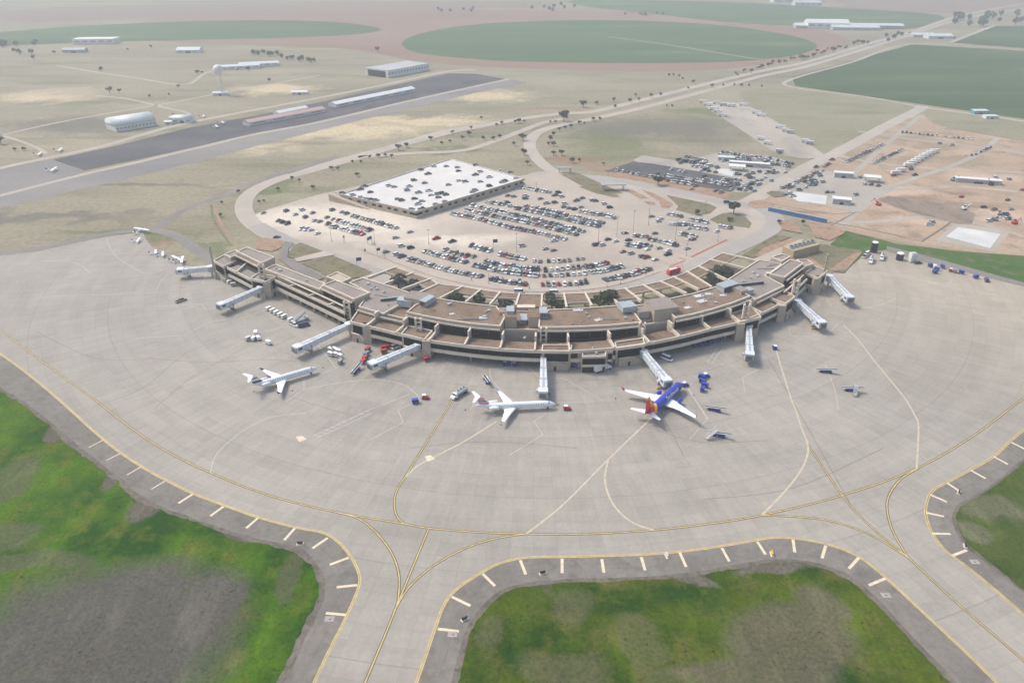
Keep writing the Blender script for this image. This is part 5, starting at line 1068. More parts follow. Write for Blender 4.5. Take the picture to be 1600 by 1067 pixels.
regional((496, 575), (402, 601), 2.3, 2.8, 'white regional jet with dark grey fin, parked alone on the left apron', [(0, .34, 'jet_dark'), (.34, .62, 'jet_white'), (.62, .74, 'jet_dark'), (.74, 1, 'jet_white')], 'jet_dark', 30.5)
# light aircraft
def light_plane(px, py, hd, label, sc=1.0, low=False):
    x, y = at(px, py); o = empty('light_aircraft', (x, y, .06), hd, label, 'small aircraft', 'small aircraft on the far ramps'); o.scale = (sc, sc, sc)
    m = MB(); m.rings([[(q, math.cos(a*math.pi/4)*r, 1.2+dz+math.sin(a*math.pi/4)*r) for a in range(8)] for q, r, dz in ((3.4, .12, -.05), (3, .4, -.05), (1.5, .6, 0), (0, .62, .1), (-2, .4, .1), (-4.6, .14, .3))], 'jet_white'); m.build('fuselage', o, True)
    m = MB(); zw = 1.85 if not low else .9; m.box(-.3, 1.3, -5.6, 5.6, zw, zw+.14, 'jet_white'); m.build('wing', o)
    m = MB(); m.box(-4.7, -3.8, -1.8, 1.8, 1.45, 1.53, 'jet_white'); m.build('stabilizer', o)
    m = MB(); m.hexa([(-4.8, -.06, 1.4), (-3.5, -.06, 1.4), (-3.5, .06, 1.4), (-4.8, .06, 1.4)], [(-5, -.04, 2.9), (-4.3, -.04, 2.9), (-4.3, .04, 2.9), (-5, .04, 2.9)], 'jet_navy'); m.build('tail_fin', o)
    m = MB(); m.box(.6, 1.5, -.5, .5, 1.5, 1.84, 'glass_car'); m.build('windscreen', o)
for i, a in enumerate([(221, 363, 1.2, 'bright white twin parked where the apron meets the service path', 1.5), (243, 397, .4, 'first small plane below the white twin', 1), (254, 400, .4, 'second small plane below the white twin', 1), (275, 407, .9, 'small plane parked left of the leftmost jet bridge', 1.2), (284, 410, .3, 'blue trimmed small plane touching the leftmost jet bridge', 1.3), (216, 378, .2, 'faint small plane on the apron corner', 1),
        (84, 268, .2, 'white plane alone on the grey end of the old ramp', 1.5), (338, 200, .5, 'white plane on the dark old ramp, left of a pair', 1.3), (348, 194, .5, 'white plane on the dark old ramp, right of a pair', 1.3), (318, 184, .3, 'white plane at the upper edge of the old ramp', 1.2), (94, 237, .3, 'white plane below the arched hangar road', 1.4), (62, 243, .3, 'white plane left of the grey ramp corner', 1.3)]): light_plane(a[0], a[1], a[2], a[3], a[4]*.78)
# ---------------------------------------------------------------- jet bridges
def jet_bridge(rot, cab, label, z0=6.6, z1=5.9, cabdir=None):
    A = Vector((*at(*rot, z0), z0)); B = Vector((*at(*cab, z1), z1)); d = B-A; L_ = math.hypot(d.x, d.y); hd = math.atan2(d.y, d.x)
    o = empty('jet_bridge', (A.x, A.y, .06), hd, label, 'jet bridge', 'jet bridges along the terminal'); dz = z1-z0
    m = MB(); m.cyl((0, 0, 3.3), (0, 0, z0+.15), 2.0, 2.0, 'metal_blue_grey', 14); m.cyl((0, 0, z0+.15), (0, 0, z0+.4), 2.2, 1.6, 'bridge_white', 14); m.build('rotunda', o)
    m = MB(); m.cyl((0, 0, 0), (0, 0, 3.4), .55, .55, 'metal_blue_grey', 10); m.box(-1.1, 1.1, -1.1, 1.1, 0, .3, 'concrete_tan'); m.build('column', o)
    for f0, f1, w, hh in ((.04, .42, 2.7, 2.7), (.38, .72, 3.05, 2.9), (.68, .93, 3.4, 3.1)):
        m = MB(); m.beam((L_*f0, 0, z0+dz*f0), (L_*f1, 0, z0+dz*f1), w, hh, 'bridge_white'); t = m.build('tunnel_section', o)
        r = MB(); r.beam((L_*f0+.3, 0, z0+dz*f0+.12), (L_*f1-.3, 0, z0+dz*f1+.12), w*.25, .12, 'metal_blue_grey')
        k = f0*L_+1
        while k < f1*L_-.5: r.box(k, k+.12, -w/2-.05, w/2+.05, z0+dz*(k/L_)-hh*.9, z0+dz*(k/L_)+.05, 'metal_blue_grey'); k += 2.6
        r.build('rib', t)
    m = MB(); x = L_*.93; m.box(x, x+3.6, -2.3, 2.0, z1-3.0, z1+.25, 'bridge_white'); m.box(x+3.2, x+4.2, -2.0, 1.7, z1-2.9, z1-.1, 'metal_grey'); cb = m.build('cab', o)
    m = MB(); m.box(x+4.21, x+4.25, -1.5, 1.2, z1-2.6, z1-.4, 'bridge_glass'); m.box(x+.6, x+2.8, 2.01, 2.05, z1-1.6, z1-.4, 'bridge_glass'); m.box(x+.6, x+2.8, -2.35, -2.31, z1-1.6, z1-.4, 'bridge_glass'); m.build('cab_window', cb)
    m = MB(); x = L_*.78
    for s in (-1, 1): m.box(x-.25, x+.25, s*1.7-.25, s*1.7+.25, .8, z1-1.5, 'metal_grey'); 
    m.box(x-.3, x+.3, -1.9, 1.9, .8, 1.3, 'metal_grey'); wh = m.build('drive_column', o)
    m = MB()
    for s in (-1, 1): m.cyl((x, s*.9-.25, .55), (x, s*.9+.25, .55), .55, .55, 'tyre', 12)
    m.build('wheel', wh)
    m = MB(); x = L_*.88; m.box(x-.6, x+.6, 1.9, 3.1, 2.9, 3.05, 'metal_grey')
    for k in range(9): m.box(x-.6-k*.32, x-.3-k*.32, 1.9, 3.0, 2.8-k*.33, 2.9-k*.33, 'metal_grey')
    m.beam((x+.6, 3.1, 4.0), (x-3.3, 3.1, 1.1), .06, .08, 'metal_grey'); m.build('service_stair', o)
    m = MB(); m.box(L_*.84, L_*.84+1.8, -3.1, -1.7, z1-3.4, z1-2.2, 'unit_grey'); m.build('air_unit', o)
    return o
for a in (((329, 416), (283, 420), 'leftmost jet bridge, pointing left at the far end of the terminal'), ((407, 448), (346, 474), 'second jet bridge from the left, slanting down to the left'), ((545, 505), (464, 541), 'third jet bridge from the left, beside the cluster of white carts'), ((654, 537), (583, 566), 'fourth jet bridge from the left, with red carts around its cab'),
        ((849, 553), (849, 610), 'white jet bridge pointing straight out to the striped regional jet'), ((1006, 548), (1042, 592), 'pale jet bridge serving the blue airliner'), ((1170, 509), (1172, 552), 'jet bridge right of the blue airliner, pointing straight out with nothing parked'), ((1247, 469), (1284, 502), 'second jet bridge from the right, slanting down to the right'), ((1297, 431), (1328, 463), 'rightmost jet bridge beside the tall pole')):
    jet_bridge(a[0], a[1], a[2])
# ---------------------------------------------------------------- ramp vehicles
def gz(o_, px, py, hd, label, cat, group=None):
    x, y = at(px, py); o_.location = (x, y, .07); o_.rotation_euler = (0, 0, hd); return tag(o_, label, cat, group)
def cart(px, py, hd, col, label, group):
    o = empty('baggage_cart', (*at(px, py), .07), hd, label, 'baggage cart', group)
    m = MB(); m.box(-1.4, 1.4, -.8, .8, .45, .6, 'metal_grey'); m.box(-1.4, -1.3, -.8, .8, .6, 2.0, col); m.box(1.3, 1.4, -.8, .8, .6, 2.0, col); m.box(-1.3, 1.3, .7, .8, .6, 2.0, col); m.box(-1.3, 1.3, -.8, -.74, .6, 1.1, col); m.box(1.4, 2.2, -.05, .05, .42, .5, 'metal_grey'); m.build('body', o)
    m = MB(); m.box(-1.5, 1.5, -.9, .9, 2.0, 2.12, col); m.build('roof', o)
    m = MB()
    for x in (-1, 1):
        for y in (-.7, .7): m.cyl((x, y-.08, .25), (x, y+.08, .25), .25, .25, 'tyre', 8)
    m.build('wheels', o)
def tug(px, py, hd, col, label, group=None):
    o = empty('tow_tractor', (*at(px, py), .07), hd, label, 'tow tractor', group)
    m = MB(); m.rings([[(x, -.85, .35), (x, .85, .35), (x, .85, z), (x, -.85, z)] for x, z in ((-1.6, 1.0), (-.1, 1.0), (.1, 1.1), (1.5, .95), (1.7, .7))], col); m.box(-1.1, -.4, -.7, .7, 1.0, 1.15, 'tyre'); m.build('body', o)
    m = MB()
    for x, y in ((-1.3, -.7), (-1.3, .7), (.1, -.7), (.1, .7)): m.box(x-.05, x+.05, y-.05, y+.05, 1.0, 2.1, col)
    m.box(-1.4, .2, -.8, .8, 2.1, 2.18, 'paint_white'); m.build('canopy', o)
    m = MB()
    for x in (-1.1, 1.1):
        for y in (-.8, .8): m.cyl((x, y-.12, .36), (x, y+.12, .36), .36, .36, 'tyre', 8)
    m.build('wheels', o)
def loader(px, py, hd, label, group='belt loaders'):
    o = empty('belt_loader', (*at(px, py), .07), hd, label, 'belt loader', group)
    m = MB(); m.box(-3, 2.2, -.95, .95, .5, 1.05, 'cart_blue'); m.box(-2.6, -1.2, .25, .95, 1.05, 1.5, 'paint_white'); m.box(.6, 1.6, .25, .95, 1.05, 1.7, 'paint_white'); m.build('chassis', o)
    m = MB(); m.beam((-4.4, -.25, 1.35), (4.4, -.25, 2.6), .9, .25, 'tyre'); m.beam((-4.4, -.8, 1.5), (4.4, -.8, 2.75), .14, .4, 'paint_white'); m.beam((-4.4, .3, 1.5), (4.4, .3, 2.75), .14, .4, 'paint_white'); m.build('conveyor', o)
    m = MB()
    for x in (-2.1, 1.5):
        for y in (-.9, .9): m.cyl((x, y-.14, .45), (x, y+.14, .45), .45, .45, 'tyre', 9)
    m.build('wheels', o)
def truck(px, py, hd, kind, label, cat='truck'):
    nm = {'tanker': 'fuel_truck', 'box': 'box_truck', 'stair': 'stair_truck'}[kind]
    o = empty(nm, (*at(px, py), .07), hd, label, cat)
    m = MB(); m.box(-4.4, 2.2, -1.1, 1.1, .7, 1.0, 'metal_grey'); m.build('chassis', o)
    m = MB(); m.rings([[(x, -1.15, .6), (x, 1.15, .6), (x, 1.1, z), (x, -1.1, z)] for x, z in ((2.3, 2.6), (3.3, 2.6), (3.6, 1.8), (4.8, 1.5), (4.95, .9))], 'paint_white'); cb = m.build('cab', o)
    m = MB(); m.hexa([(3.32, -1.0, 1.85), (3.62, -1.0, 1.85), (3.62, 1.0, 1.85), (3.32, 1.0, 1.85)], [(3.32, -1.0, 2.5), (3.36, -1.0, 2.5), (3.36, 1.0, 2.5), (3.32, 1.0, 2.5)], 'glass_car'); m.build('windscreen', cb)
    m = MB()
    if kind == 'tanker':
        m.rings([[(x, math.cos(a*math.pi/6)*1.2*r, 1.95+math.sin(a*math.pi/6)*.95*r) for a in range(12)] for x, r in ((-4.5, .8), (-4.3, 1), (1.7, 1), (1.9, .8))], 'grey_light'); m.box(-3.9, 1.4, -.35, .35, 2.85, 3.0, 'metal_grey')
        for x in (-3, -1, 1): m.cyl((x, 0, 2.9), (x, 0, 3.15), .35, .35, 'tyre', 8)
        m.build('tank', o)
    elif kind == 'box':
        m.box(-4.4, 1.9, -1.25, 1.25, 1.05, 3.5, 'shed_white'); m.build('cargo_box', o)
    else:
        m.beam((-4.2, 0, 1.5), (3.8, 0, 4.3), 1.6, .4, 'bridge_white'); 
        for s in (-.8, .8): m.beam((-4.2, s, 2.4), (3.8, s, 5.2), .1, .9, 'shed_white')
        m.build('stair', o)
    m = MB()
    for x in (-3.4, -2.2, 3.6):
        for y in (-1.05, 1.05): m.cyl((x, y-.16, .5), (x, y+.16, .5), .5, .5, 'tyre', 10)
    m.build('wheels', o)
def ramp_car(px, py, hd, kind, paint, label): car_obj(kind, paint, at(px, py), hd, label, None, .07)
truck(718, 618, heading(at(704, 626), at(736, 606))+0, 'tanker', 'white fuel truck behind the tail of the striped regional jet')
truck(469, 503, .9, 'stair', 'white stair truck at the right end of the white cart row', 'stair truck')
truck(940.5, 579, .55, 'box', 'white box truck in front of the centre bay', 'truck'); truck(1378, 404, -2.1, 'tanker', 'larger white fuel truck on the upper right apron corner', 'fuel truck'); truck(1361, 409, -2.1, 'tanker', 'smaller white fuel truck left of the larger one, upper right', 'fuel truck')
ramp_car(1041.5, 562, -.75, 'van', 'white', 'white van right of the pale jet bridge near the terminal'); ramp_car(460, 509, -.6, 'pickup', 'white', 'white pickup below the stair truck'); ramp_car(475, 510, .5, 'van', 'blue', 'dark blue topped van right of the white pickup')
ramp_car(1355, 398, .8, 'van', 'white', 'white van behind the two white fuel trucks'); ramp_car(1351, 402, .8, 'pickup', 'white', 'white pickup at the left of the fuel trucks'); ramp_car(1434, 412, .2, 'sedan', 'green', 'pale green car beside the white upright tank'); ramp_car(1541, 439, 1.2, 'suv', 'blue', 'blue utility car at the far right end of the upper apron edge'); ramp_car(283, 471, .9, 'pickup', 'tan', 'small tan pickup alone on the left apron')
for i in range(7):
    cart(420+i*6.0+(4 if i > 4 else 0), 485+i*3.1+(2 if i > 4 else 0), .95, 'paint_white', f'white covered cart, {ordn(i)} from left in the long white cart row', 'white carts in a row below the left wing')
for i, (x, y) in enumerate([(349, 437), (354, 440), (359, 443)]): cart(x, y, .9, 'paint_white', f'white covered cart, {ordn(i)} from left under the leftmost wing', 'white carts under the leftmost wing')
cart(365, 447, .4, 'grey_light', 'grey cart right of the white carts under the leftmost wing', None)
for i, (x, y, c) in enumerate([(388, 532, 'grey_light'), (397, 532, 'paint_white'), (400, 523, 'paint_white'), (404, 531, 'paint_white'), (420, 538, 'paint_white')]): cart(x, y, 1+i*.4, c, f'{"grey" if c != "paint_white" else "white"} cart, {ordn(i)} from left in the loose left apron group', 'loose white carts on the left apron')
for i, (x, y) in enumerate([(517, 549), (523, 549), (529, 552), (517, 556), (525, 557), (531, 559)]): cart(x, y, -.6, 'paint_white', f'white cart, {ordn(i)} in the tight cluster beside the third bridge', 'clustered white carts')
cart(532, 568, 1.4, 'metal_grey', 'dark grey cart at the bottom of the white cluster', None)
for i, (x, y, c) in enumerate([(575, 549, 'cart_red'), (573, 556, 'cart_teal'), (571, 562, 'cart_red'), (568, 568, 'cart_red')]): cart(x, y, 1.1, c, f'{"teal" if c == "cart_teal" else "red"} cart, {ordn(i)} from the top of the line left of the fourth bridge', 'red and teal carts left of the fourth bridge')
for i, (x, y) in enumerate([(600, 546), (609, 544), (600, 552)]): cart(x, y, .5, 'cart_red', f'red cart, {ordn(i)} in the group behind the fourth bridge', 'red carts behind the fourth bridge')
cart(667, 553, .2, 'cart_red', 'red cart right of the fourth bridge column', None); cart(667, 564, .5, 'cart_red', 'lower red cart beside the teal one, right of the fourth bridge', None); cart(668, 559, .2, 'cart_teal', 'teal cart between two red carts right of the fourth bridge', None); ramp_car(620, 543, .8, 'van', 'white', 'white van in the shade behind the fourth bridge')
loader(557, 580, 1.2, 'red and white belt loader below the line of red carts', None); loader(761, 597, -1.25, 'belt loader standing behind the wing of the striped jet', None)
cart(649, 630, .3, 'cart_blue', 'blue cart alone in the middle of the left apron', None); tug(665, 623, 0, 'cart_red', 'red tow tractor right of the lone blue cart'); tug(886, 640, .1, 'cart_red', 'red tow tractor in front of the striped regional jet')
tug(1070, 603, .5, 'cart_blue', 'blue tow tractor at the nose of the blue airliner'); tug(1103, 589, .4, 'cart_blue', 'blue tow tractor leading the blue cart train')
for i, (x, y, a) in enumerate([(1096, 592, -.6), (1097, 599, -1.0), (1101, 605, -.6), (1097, 611, 1.2)]): cart(x, y, a, 'cart_blue', f'blue cart, {ordn(i)} behind the tow tractor right of the blue airliner', 'blue cart train')
for i, (x, y) in enumerate([(746, 557), (757, 559), (789, 560), (812, 562), (838, 566)]): cart(x, y, .2*i, 'cart_blue', f'blue cart, {ordn(i)} from left in the shade under the left curve', 'blue carts in the shade under the left curve')
tug(791, 571, .2, 'cart_blue', 'blue and white tow tractor parked left of the straight bridge'); tug(805, 571.5, .8, 'cart_blue', 'blue tow tractor right of its twin by the straight bridge'); cart(900, 574, 1.2, 'cart_blue', 'blue cart tucked beside the centre bay', None)
for i, (x, y) in enumerate([(1086, 542), (1097, 541.5), (1109, 538), (1122, 533)]): cart(x, y, .5, 'cart_blue', f'blue cart, {ordn(i)} from left under the right curve', 'blue carts under the right curve')
tug(1155, 529, -.4, 'cart_blue', 'blue tow tractor at the foot of the straight right bridge'); tug(1210, 545, 1.4, 'cart_blue', 'blue tow tractor between the two right bridges')
loader(1117, 642, heading(at(1130, 644), at(1105, 638)), 'upper blue belt loader right of the blue airliner'); loader(1124, 682, heading(at(1137, 685), at(1112, 679)), 'lower blue belt loader beside a grey stair frame'); loader(1291, 582, heading(at(1303, 583), at(1278, 580)), 'upper belt loader on the right apron'); loader(1331, 611, heading(at(1343, 612), at(1318, 609)), 'lower belt loader on the right apron')
for i, (x, y, c) in enumerate([(1453, 417, 'cart_blue'), (1460, 419, 'shed_white'), (1463, 423, 'cart_blue'), (1460, 427, 'cart_blue'), (1472, 419, 'cart_blue'), (1502, 428, 'cart_blue'), (1524, 435, 'cart_blue'), (1492, 426, 'metal_grey')]): cart(x, y, .5+i, c, f'{ {"cart_blue": "blue", "shed_white": "white", "metal_grey": "grey"}[c]} cart, {ordn(i)} along the upper right apron edge', 'carts along the upper right apron edge')
tug(1485, 424, 1.1, 'cart_red', 'red tow tractor on the upper right apron edge')
def stair_frame(px, py, label, hd=.4):
    o = empty('boarding_stair', (*at(px, py), .07), hd, label, 'boarding stair'); m = MB()
    for s in (-.8, .8): m.beam((-2.5, s, .9), (2.5, s, 3.8), .12, .3, 'metal_grey'); m.beam((-2.5, s, 1.9), (2.5, s, 4.8), .08, .1, 'grey_light'); m.box(2.3, 2.5, s-.06, s+.06, .2, 3.6, 'metal_grey'); m.beam((-2.5, s, .5), (2.5, s, .5), .12, .15, 'metal_grey')
    m.build('frame', o); m = MB()
    for k in range(13): m.box(-2.5+k*.385, -2.15+k*.385, -.78, .78, .75+k*.223, .8+k*.223, 'grey_light')
    m.build('steps', o)
stair_frame(1111, 685, 'grey boarding stair frame left of the lower belt loader'); stair_frame(1335, 616, 'grey stair frame below the lower right belt loader', 1.2)
wheelhold = 0
for (x, y, lab) in ((1033, 607, 'yellow'), (1170, 563, 'yellow'), (1273, 514, 'yellow')):
    o = empty('cable_tray', (*at(x, y), .07), .15, f'flat {lab} hose cart under the cab of the '+{1033: 'bridge at the blue airliner', 1170: 'straight right bridge', 1273: 'second bridge from the right'}[x], 'hose cart'); m = MB(); m.box(-2.2, 2.2, -.5, .5, .25, .6, 'hydrant_yellow'); m.box(-1.8, 1.2, -.3, .3, .6, .8, 'metal_grey'); m.build('body', o)
    [(k_ := MB(), k_.cyl((q, -.5, .2), (q, .5, .2), .2, .2, 'tyre', 8), k_.build('wheel', o)) for q in (-1.6, 1.6)]
for x, y, r, h, cap, lab in ((1364.5, 394, 2.0, 6.5, 1, 'tall black tank with a white top at the upper right apron corner'), (1405, 406, 2.2, 4.2, 1, 'short black tank with a white top on the upper right apron edge')):
    o = empty('storage_tank', (*at(x, y), .07), 0, lab, 'tank'); m = MB(); m.cyl((0, 0, 0), (0, 0, h), r, r, 'tank_black', 18); m.build('body', o); m = MB(); m.cyl((0, 0, h), (0, 0, h+.5), r+.05, r*.85, 'paint_white', 18); m.build('lid', o)
o = empty('storage_tank', (*at(1424, 409), .07), .2, 'white upright box tank on the upper right apron edge', 'tank'); m = MB(); m.box(-2, 2, -1.4, 1.4, .3, 5.8, 'shed_white'); m.box(-1.6, 1.6, -1.1, 1.1, 5.8, 6.1, 'grey_light'); m.build('body', o); m = MB(); m.box(-2.1, 2.1, -1.5, 1.5, 0, .3, 'metal_grey'); m.build('base', o)
def cone(x, y, lab):
    o = empty('traffic_cone', (*at(x, y), .07), 0, lab, 'cone'); m = MB(); m.cyl((0, 0, .05), (0, 0, .75), .2, .04, 'bus_red', 8); m.build('body', o); m = MB(); m.box(-.28, .28, -.28, .28, 0, .05, 'tyre'); m.build('base', o)
for i, (x, y, lab) in enumerate([(727, 641, 'cone below the fuel truck'), (777, 614, 'cone behind the striped jet wing'), (783, 664, 'cone at the near wing tip of the striped jet'), (872, 633, 'cone ahead of the striped jet nose'), (962, 623, 'cone near the left winglet of the blue airliner'), (1084, 618, 'cone between blue airliner and belt loader'), (1093, 667, 'cone on the orange line below the belt loader'), (505, 575, 'cone ahead of the grey finned jet'), (457, 611, 'cone at the near wing of the grey finned jet'), (397, 612, 'cone under the tail of the grey finned jet')]): cone(x, y, 'orange traffic '+lab)
# fixtures on the taxiway shoulder
for i, (x, y, c) in enumerate([(469, 850, 0), (848, 896, 0), (726, 968, 0), (1498, 770, 0), (1508, 853, 0), (1206, 866, 1), (1042, 869, 2), (515, 967, 3), (707, 991, 3), (1384, 930, 3), (1523, 878, 3)]):
    X, Y = at(x, y)
    if c == 3:
        fx = empty('taxiway_light', (X, Y, .085)); m = MB(); m.box(-1.4, 1.4, -1.0, 1.0, 0, .08, 'grey_pad'); m.build('pad', fx); m = MB(); m.cyl((0, 0, .08), (0, 0, .32), .3, .3, 'metal_grey', 10); m.build('fixture_head', fx); tag(fx, 'pale square concrete pad with a small fixture at '+['the left taxiway mouth', 'the centre grass lobe, left side', 'the centre grass lobe, right side', 'the right grass lobe'][i-7], 'fixture')
    else:
        o = empty('taxiway_sign', (X, Y, .1), .3*i, ['small black box sign at the left lobe tip', 'small black and white sign on the centre shoulder', 'small black sign at the left of the centre lobe', 'small black sign at the top of the right lobe', 'small black sign beside the right lobe bar', 'small yellow sign on the centre shoulder', 'small white fixture on the upper centre shoulder'][i], 'taxiway sign')
        m = MB(); m.box(-.9, .9, -.2, .2, .35, 1.1, ['tank_black', 'hydrant_yellow', 'grey_light'][c]); m.build('panel', o); m = MB(); m.box(-1.2, 1.2, -.6, .6, 0, .12, 'concrete_rim'); m.box(-.7, -.6, -.05, .05, .12, .4, 'metal_grey'); m.box(.6, .7, -.05, .05, .12, .4, 'metal_grey'); m.build('base', o)
# ---------------------------------------------------------------- car park furniture
def mast(px, py, h, label, heads=2):
    o = empty('light_mast', (*at(px, py), .19), .5, label, 'light mast', 'light masts of the car park'); m = MB(); m.cyl((0, 0, 0), (0, 0, h), .16, .09, 'metal_grey', 7); m.cyl((0, 0, 0), (0, 0, .8), .35, .35, 'concrete_rim', 8); m.build('pole', o)
    m = MB()
    for s in (-1, 1): m.box(s*.5-.5, s*.5+.5, -.25, .25, h-.05, h+.2, 'metal_grey')
    m.build('lamp_head', o)
MS = [(518, 377, 9, 'at the left end of the angled rows'), (586, 385, 11, 'beside the long blue sign'), (670, 382, 10, 'in the empty left half of the car park'), (807, 393, 12, 'behind the centre aisle'), (763.5, 444, 8, 'left of the centre kerb crossing'), (935, 378, 14, 'tallest of the three left of the right aisle'), (963.5, 370, 14, 'middle of the three left of the right aisle'), (989, 365, 16, 'rightmost of the three left of the right aisle'), (1013, 352, 12, 'above the right car park'), (1055, 376, 14, 'in the middle of the right car park'), (1121, 378, 14, 'beside the long red line'), (1072, 400, 8, 'at the right kerb corner'), (969, 444, 6, 'by the right kerb walk'), (948, 448, 5, 'left on the right kerb walk'), (838, 302, 8, 'near the garage corner'), (1101, 332, 8, 'by the dry island'), (602, 404, 6, 'beside the left kerb walk')]
for x, y, h, lab in MS: mast(x, y, h, 'slim grey light mast '+lab)
def board(px, py, w, h, z, hd, label, mat='sign_blue', posts=1):
    o = empty('sign_board', (*at(px, py), .19), hd, label, 'sign'); m = MB(); m.box(-w/2, w/2, -.12, .12, z, z+h, mat); m.box(-w/2-.1, w/2+.1, -.15, .15, z+h, z+h+.12, 'metal_grey'); m.build('panel', o); m = MB()
    for k in range(posts): x = -w/2+.2 if posts == 1 else -w/2+.2+k*(w-.4); m.cyl((x, 0, 0), (x, 0, z+h), .12, .12, 'metal_grey', 7)
    m.build('post', o)
board(562, 419, 3.2, 2.2, 4.6, .35, 'dark blue sign on a tall post above the left lawn'); board(578, 381, 4.2, 2.2, 2.6, 1.0, 'long dark blue sign across the left car park entry', posts=2); board(592, 399, 2.4, 1.8, 3, .5, 'small dark blue sign left of the left kerb cars'); board(774, 391, 3.0, 2.2, 5, .1, 'small dark sign on a mast in the empty car park'); board(571, 397, 1.0, 1.4, 1.8, .3, 'narrow blue kiosk sign by the barrier'); board(538, 380, 1.2, 1.5, 3.5, .3, 'small grey sign on twin legs by the barrier', 'metal_grey', 2)
# red coach
o = empty('coach', (*at(1052, 428), .24), heading(at(1062, 424), at(1042, 430)), 'bright red coach on the kerb road behind the right canopy', 'bus')
m = MB(); m.rings([[(x, -1.25, .5), (x, 1.25, .5), (x, 1.25, z*.8), (x, 1.1, z), (x, -1.1, z), (x, -1.25, z*.8)] for x, z in ((-4.6, 3.0), (-4.4, 3.2), (4.2, 3.2), (4.6, 2.6))], 'bus_red'); m.box(-3.4, 2.4, -.6, .6, 3.2, 3.34, 'paint_white'); bo = m.build('body', o)
m = MB()
for s in (-1, 1): m.box(-4.1, 3.8, s*1.26-.02, s*1.26+.02, 1.5, 2.35, 'glass_car')
m.build('windows', bo)
for x in (-3, 3):
    for y in (-1.15, 1.15): m = MB(); m.cyl((x, y-.15, .45), (x, y+.15, .45), .45, .45, 'tyre', 10); m.build('wheel', o)
ramp_car(866, 459, .05, 'van', 'white', 'white van on the kerb road behind the central canopy'); ramp_car(811, 457.5, -.1, 'van', 'white', 'white van on the kerb road left of the centre'); ramp_car(433, 372, .3, 'sedan', 'blue', 'dark blue car on the road by the left lawn'); ramp_car(1137, 317, -.2, 'sedan', 'blue', 'dark blue car on the access road near the big round tree')
def person(px, py, i, lab):
    x, y = at(px, py); vs = [(0, 0, .95), (0, 0, 1.15), (0, 0, 1.42), (0, 0, 1.54), (0, .02, 1.70), (.1, 0, .9), (.14, .06, .5), (.13, 0, .06), (-.1, 0, .9), (-.13, -.06, .5), (-.13, -.1, .06), (.2, 0, 1.4), (.27, .03, 1.12), (.26, .14, .88), (-.2, 0, 1.4), (-.27, .0, 1.12), (-.26, .1, .88)]
    es = [(0, 1), (1, 2), (2, 3), (3, 4), (0, 5), (5, 6), (6, 7), (0, 8), (8, 9), (9, 10), (2, 11), (11, 12), (12, 13), (2, 14), (14, 15), (15, 16)]; rr = [.14, .13, .15, .06, .11, .1, .075, .05, .1, .075, .05, .07, .05, .035, .07, .05, .035]
    me = bpy.data.meshes.new('person'); me.from_pydata(vs, es, []); me.materials.append(MAT['person_dark']); o = bpy.data.objects.new('person', me); COL.objects.link(o); o.location = (x, y, .27); o.rotation_euler = (0, 0, i)
    md = o.modifiers.new('skin', 'SKIN'); sv = me.skin_vertices[0].data
    for k, r in enumerate(rr): sv[k].radius = (r, r)
    sv[0].use_root = True; o.modifiers.new('sub', 'SUBSURF').render_levels = 1; tag(o, lab, 'person')
for i, (x, y, lab) in enumerate([(827, 453, 'person in dark clothes on the kerb walk left of the centre aisle'), (904, 450, 'person in dark clothes on the kerb walk right of the centre aisle'), (1009, 431, 'person in dark clothes by the right kerb cars'), (737, 439, 'person in dark clothes at the end of the left kerb row')]): person(x, y, i*1.3, lab)
# ---------------------------------------------------------------- outlying buildings
def building(px, py, w, d, h, rz, wall, roof, label, name='building', kind='flat', doors=None, z=0, slots=0):
    o = empty(name, (*at(px, py), z), rz, label, 'building')
    m = MB(); m.box(-w/2, w/2, -d/2, d/2, 0, h, wall); m.build('wall', o)
    m = MB()
    if kind == 'flat': m.box(-w/2-.3, w/2+.3, -d/2-.3, d/2+.3, h, h+.35, roof)
    elif kind == 'gable':
        r = [(-w/2-.4, -d/2-.4, h), (-w/2-.4, d/2+.4, h), (-w/2-.4, 0, h+d*.16)]; r2 = [(w/2+.4, y, z_) for _, y, z_ in r]; m.rings([r, r2], roof)
    elif kind == 'arch':
        m.rings([[(x, math.cos(math.pi*i/12)*d/2*1.02, h-.2+math.sin(math.pi*i/12)*d*.28) for i in range(13)] for x in (-w/2-.3, w/2+.3)], roof)
    m.build('roof', o, kind == 'arch')
    if doors:
        for x, ww, hh, s in doors:
            m = MB(); y = s*(d/2+.04); m.box(x-ww/2, x+ww/2, min(y, y+s*.05), max(y, y+s*.05), 0, hh, 'dark_interior'); m.build('door', o)
    for k in range(slots):
        m = MB(); x = -w/2+(k+.5)*w/slots; m.box(x-w/slots*.3, x+w/slots*.3, -d/2-.1, -d/2-.02, h*.45, h*.72, 'shed_wall'); m.build('window', o)
    return o
a0, a1 = at(171, 211), at(240, 199.5); hw = math.hypot(a1[0]-a0[0], a1[1]-a0[1])
building(206, 199, hw*.92, 26, 6.0, heading(a1, a0), 'shed_white', 'roof_pale', 'pale arched hangar with a row of dark windows on the old airfield', 'hangar', 'arch', slots=11)
a0, a1 = at(604, 121), at(660, 113); o = building(622, 114, 88, 46, 10, heading(at(690, 104), at(604, 120)), 'shed_white', 'shed_grey', 'long grey hangar with a dark open end beyond the old ramp', 'hangar', 'flat', slots=14)
m = MB(); m.box(-44.3, -44.1, -18, 18, 0, 8.5, 'dark_interior'); m.build('door', o)
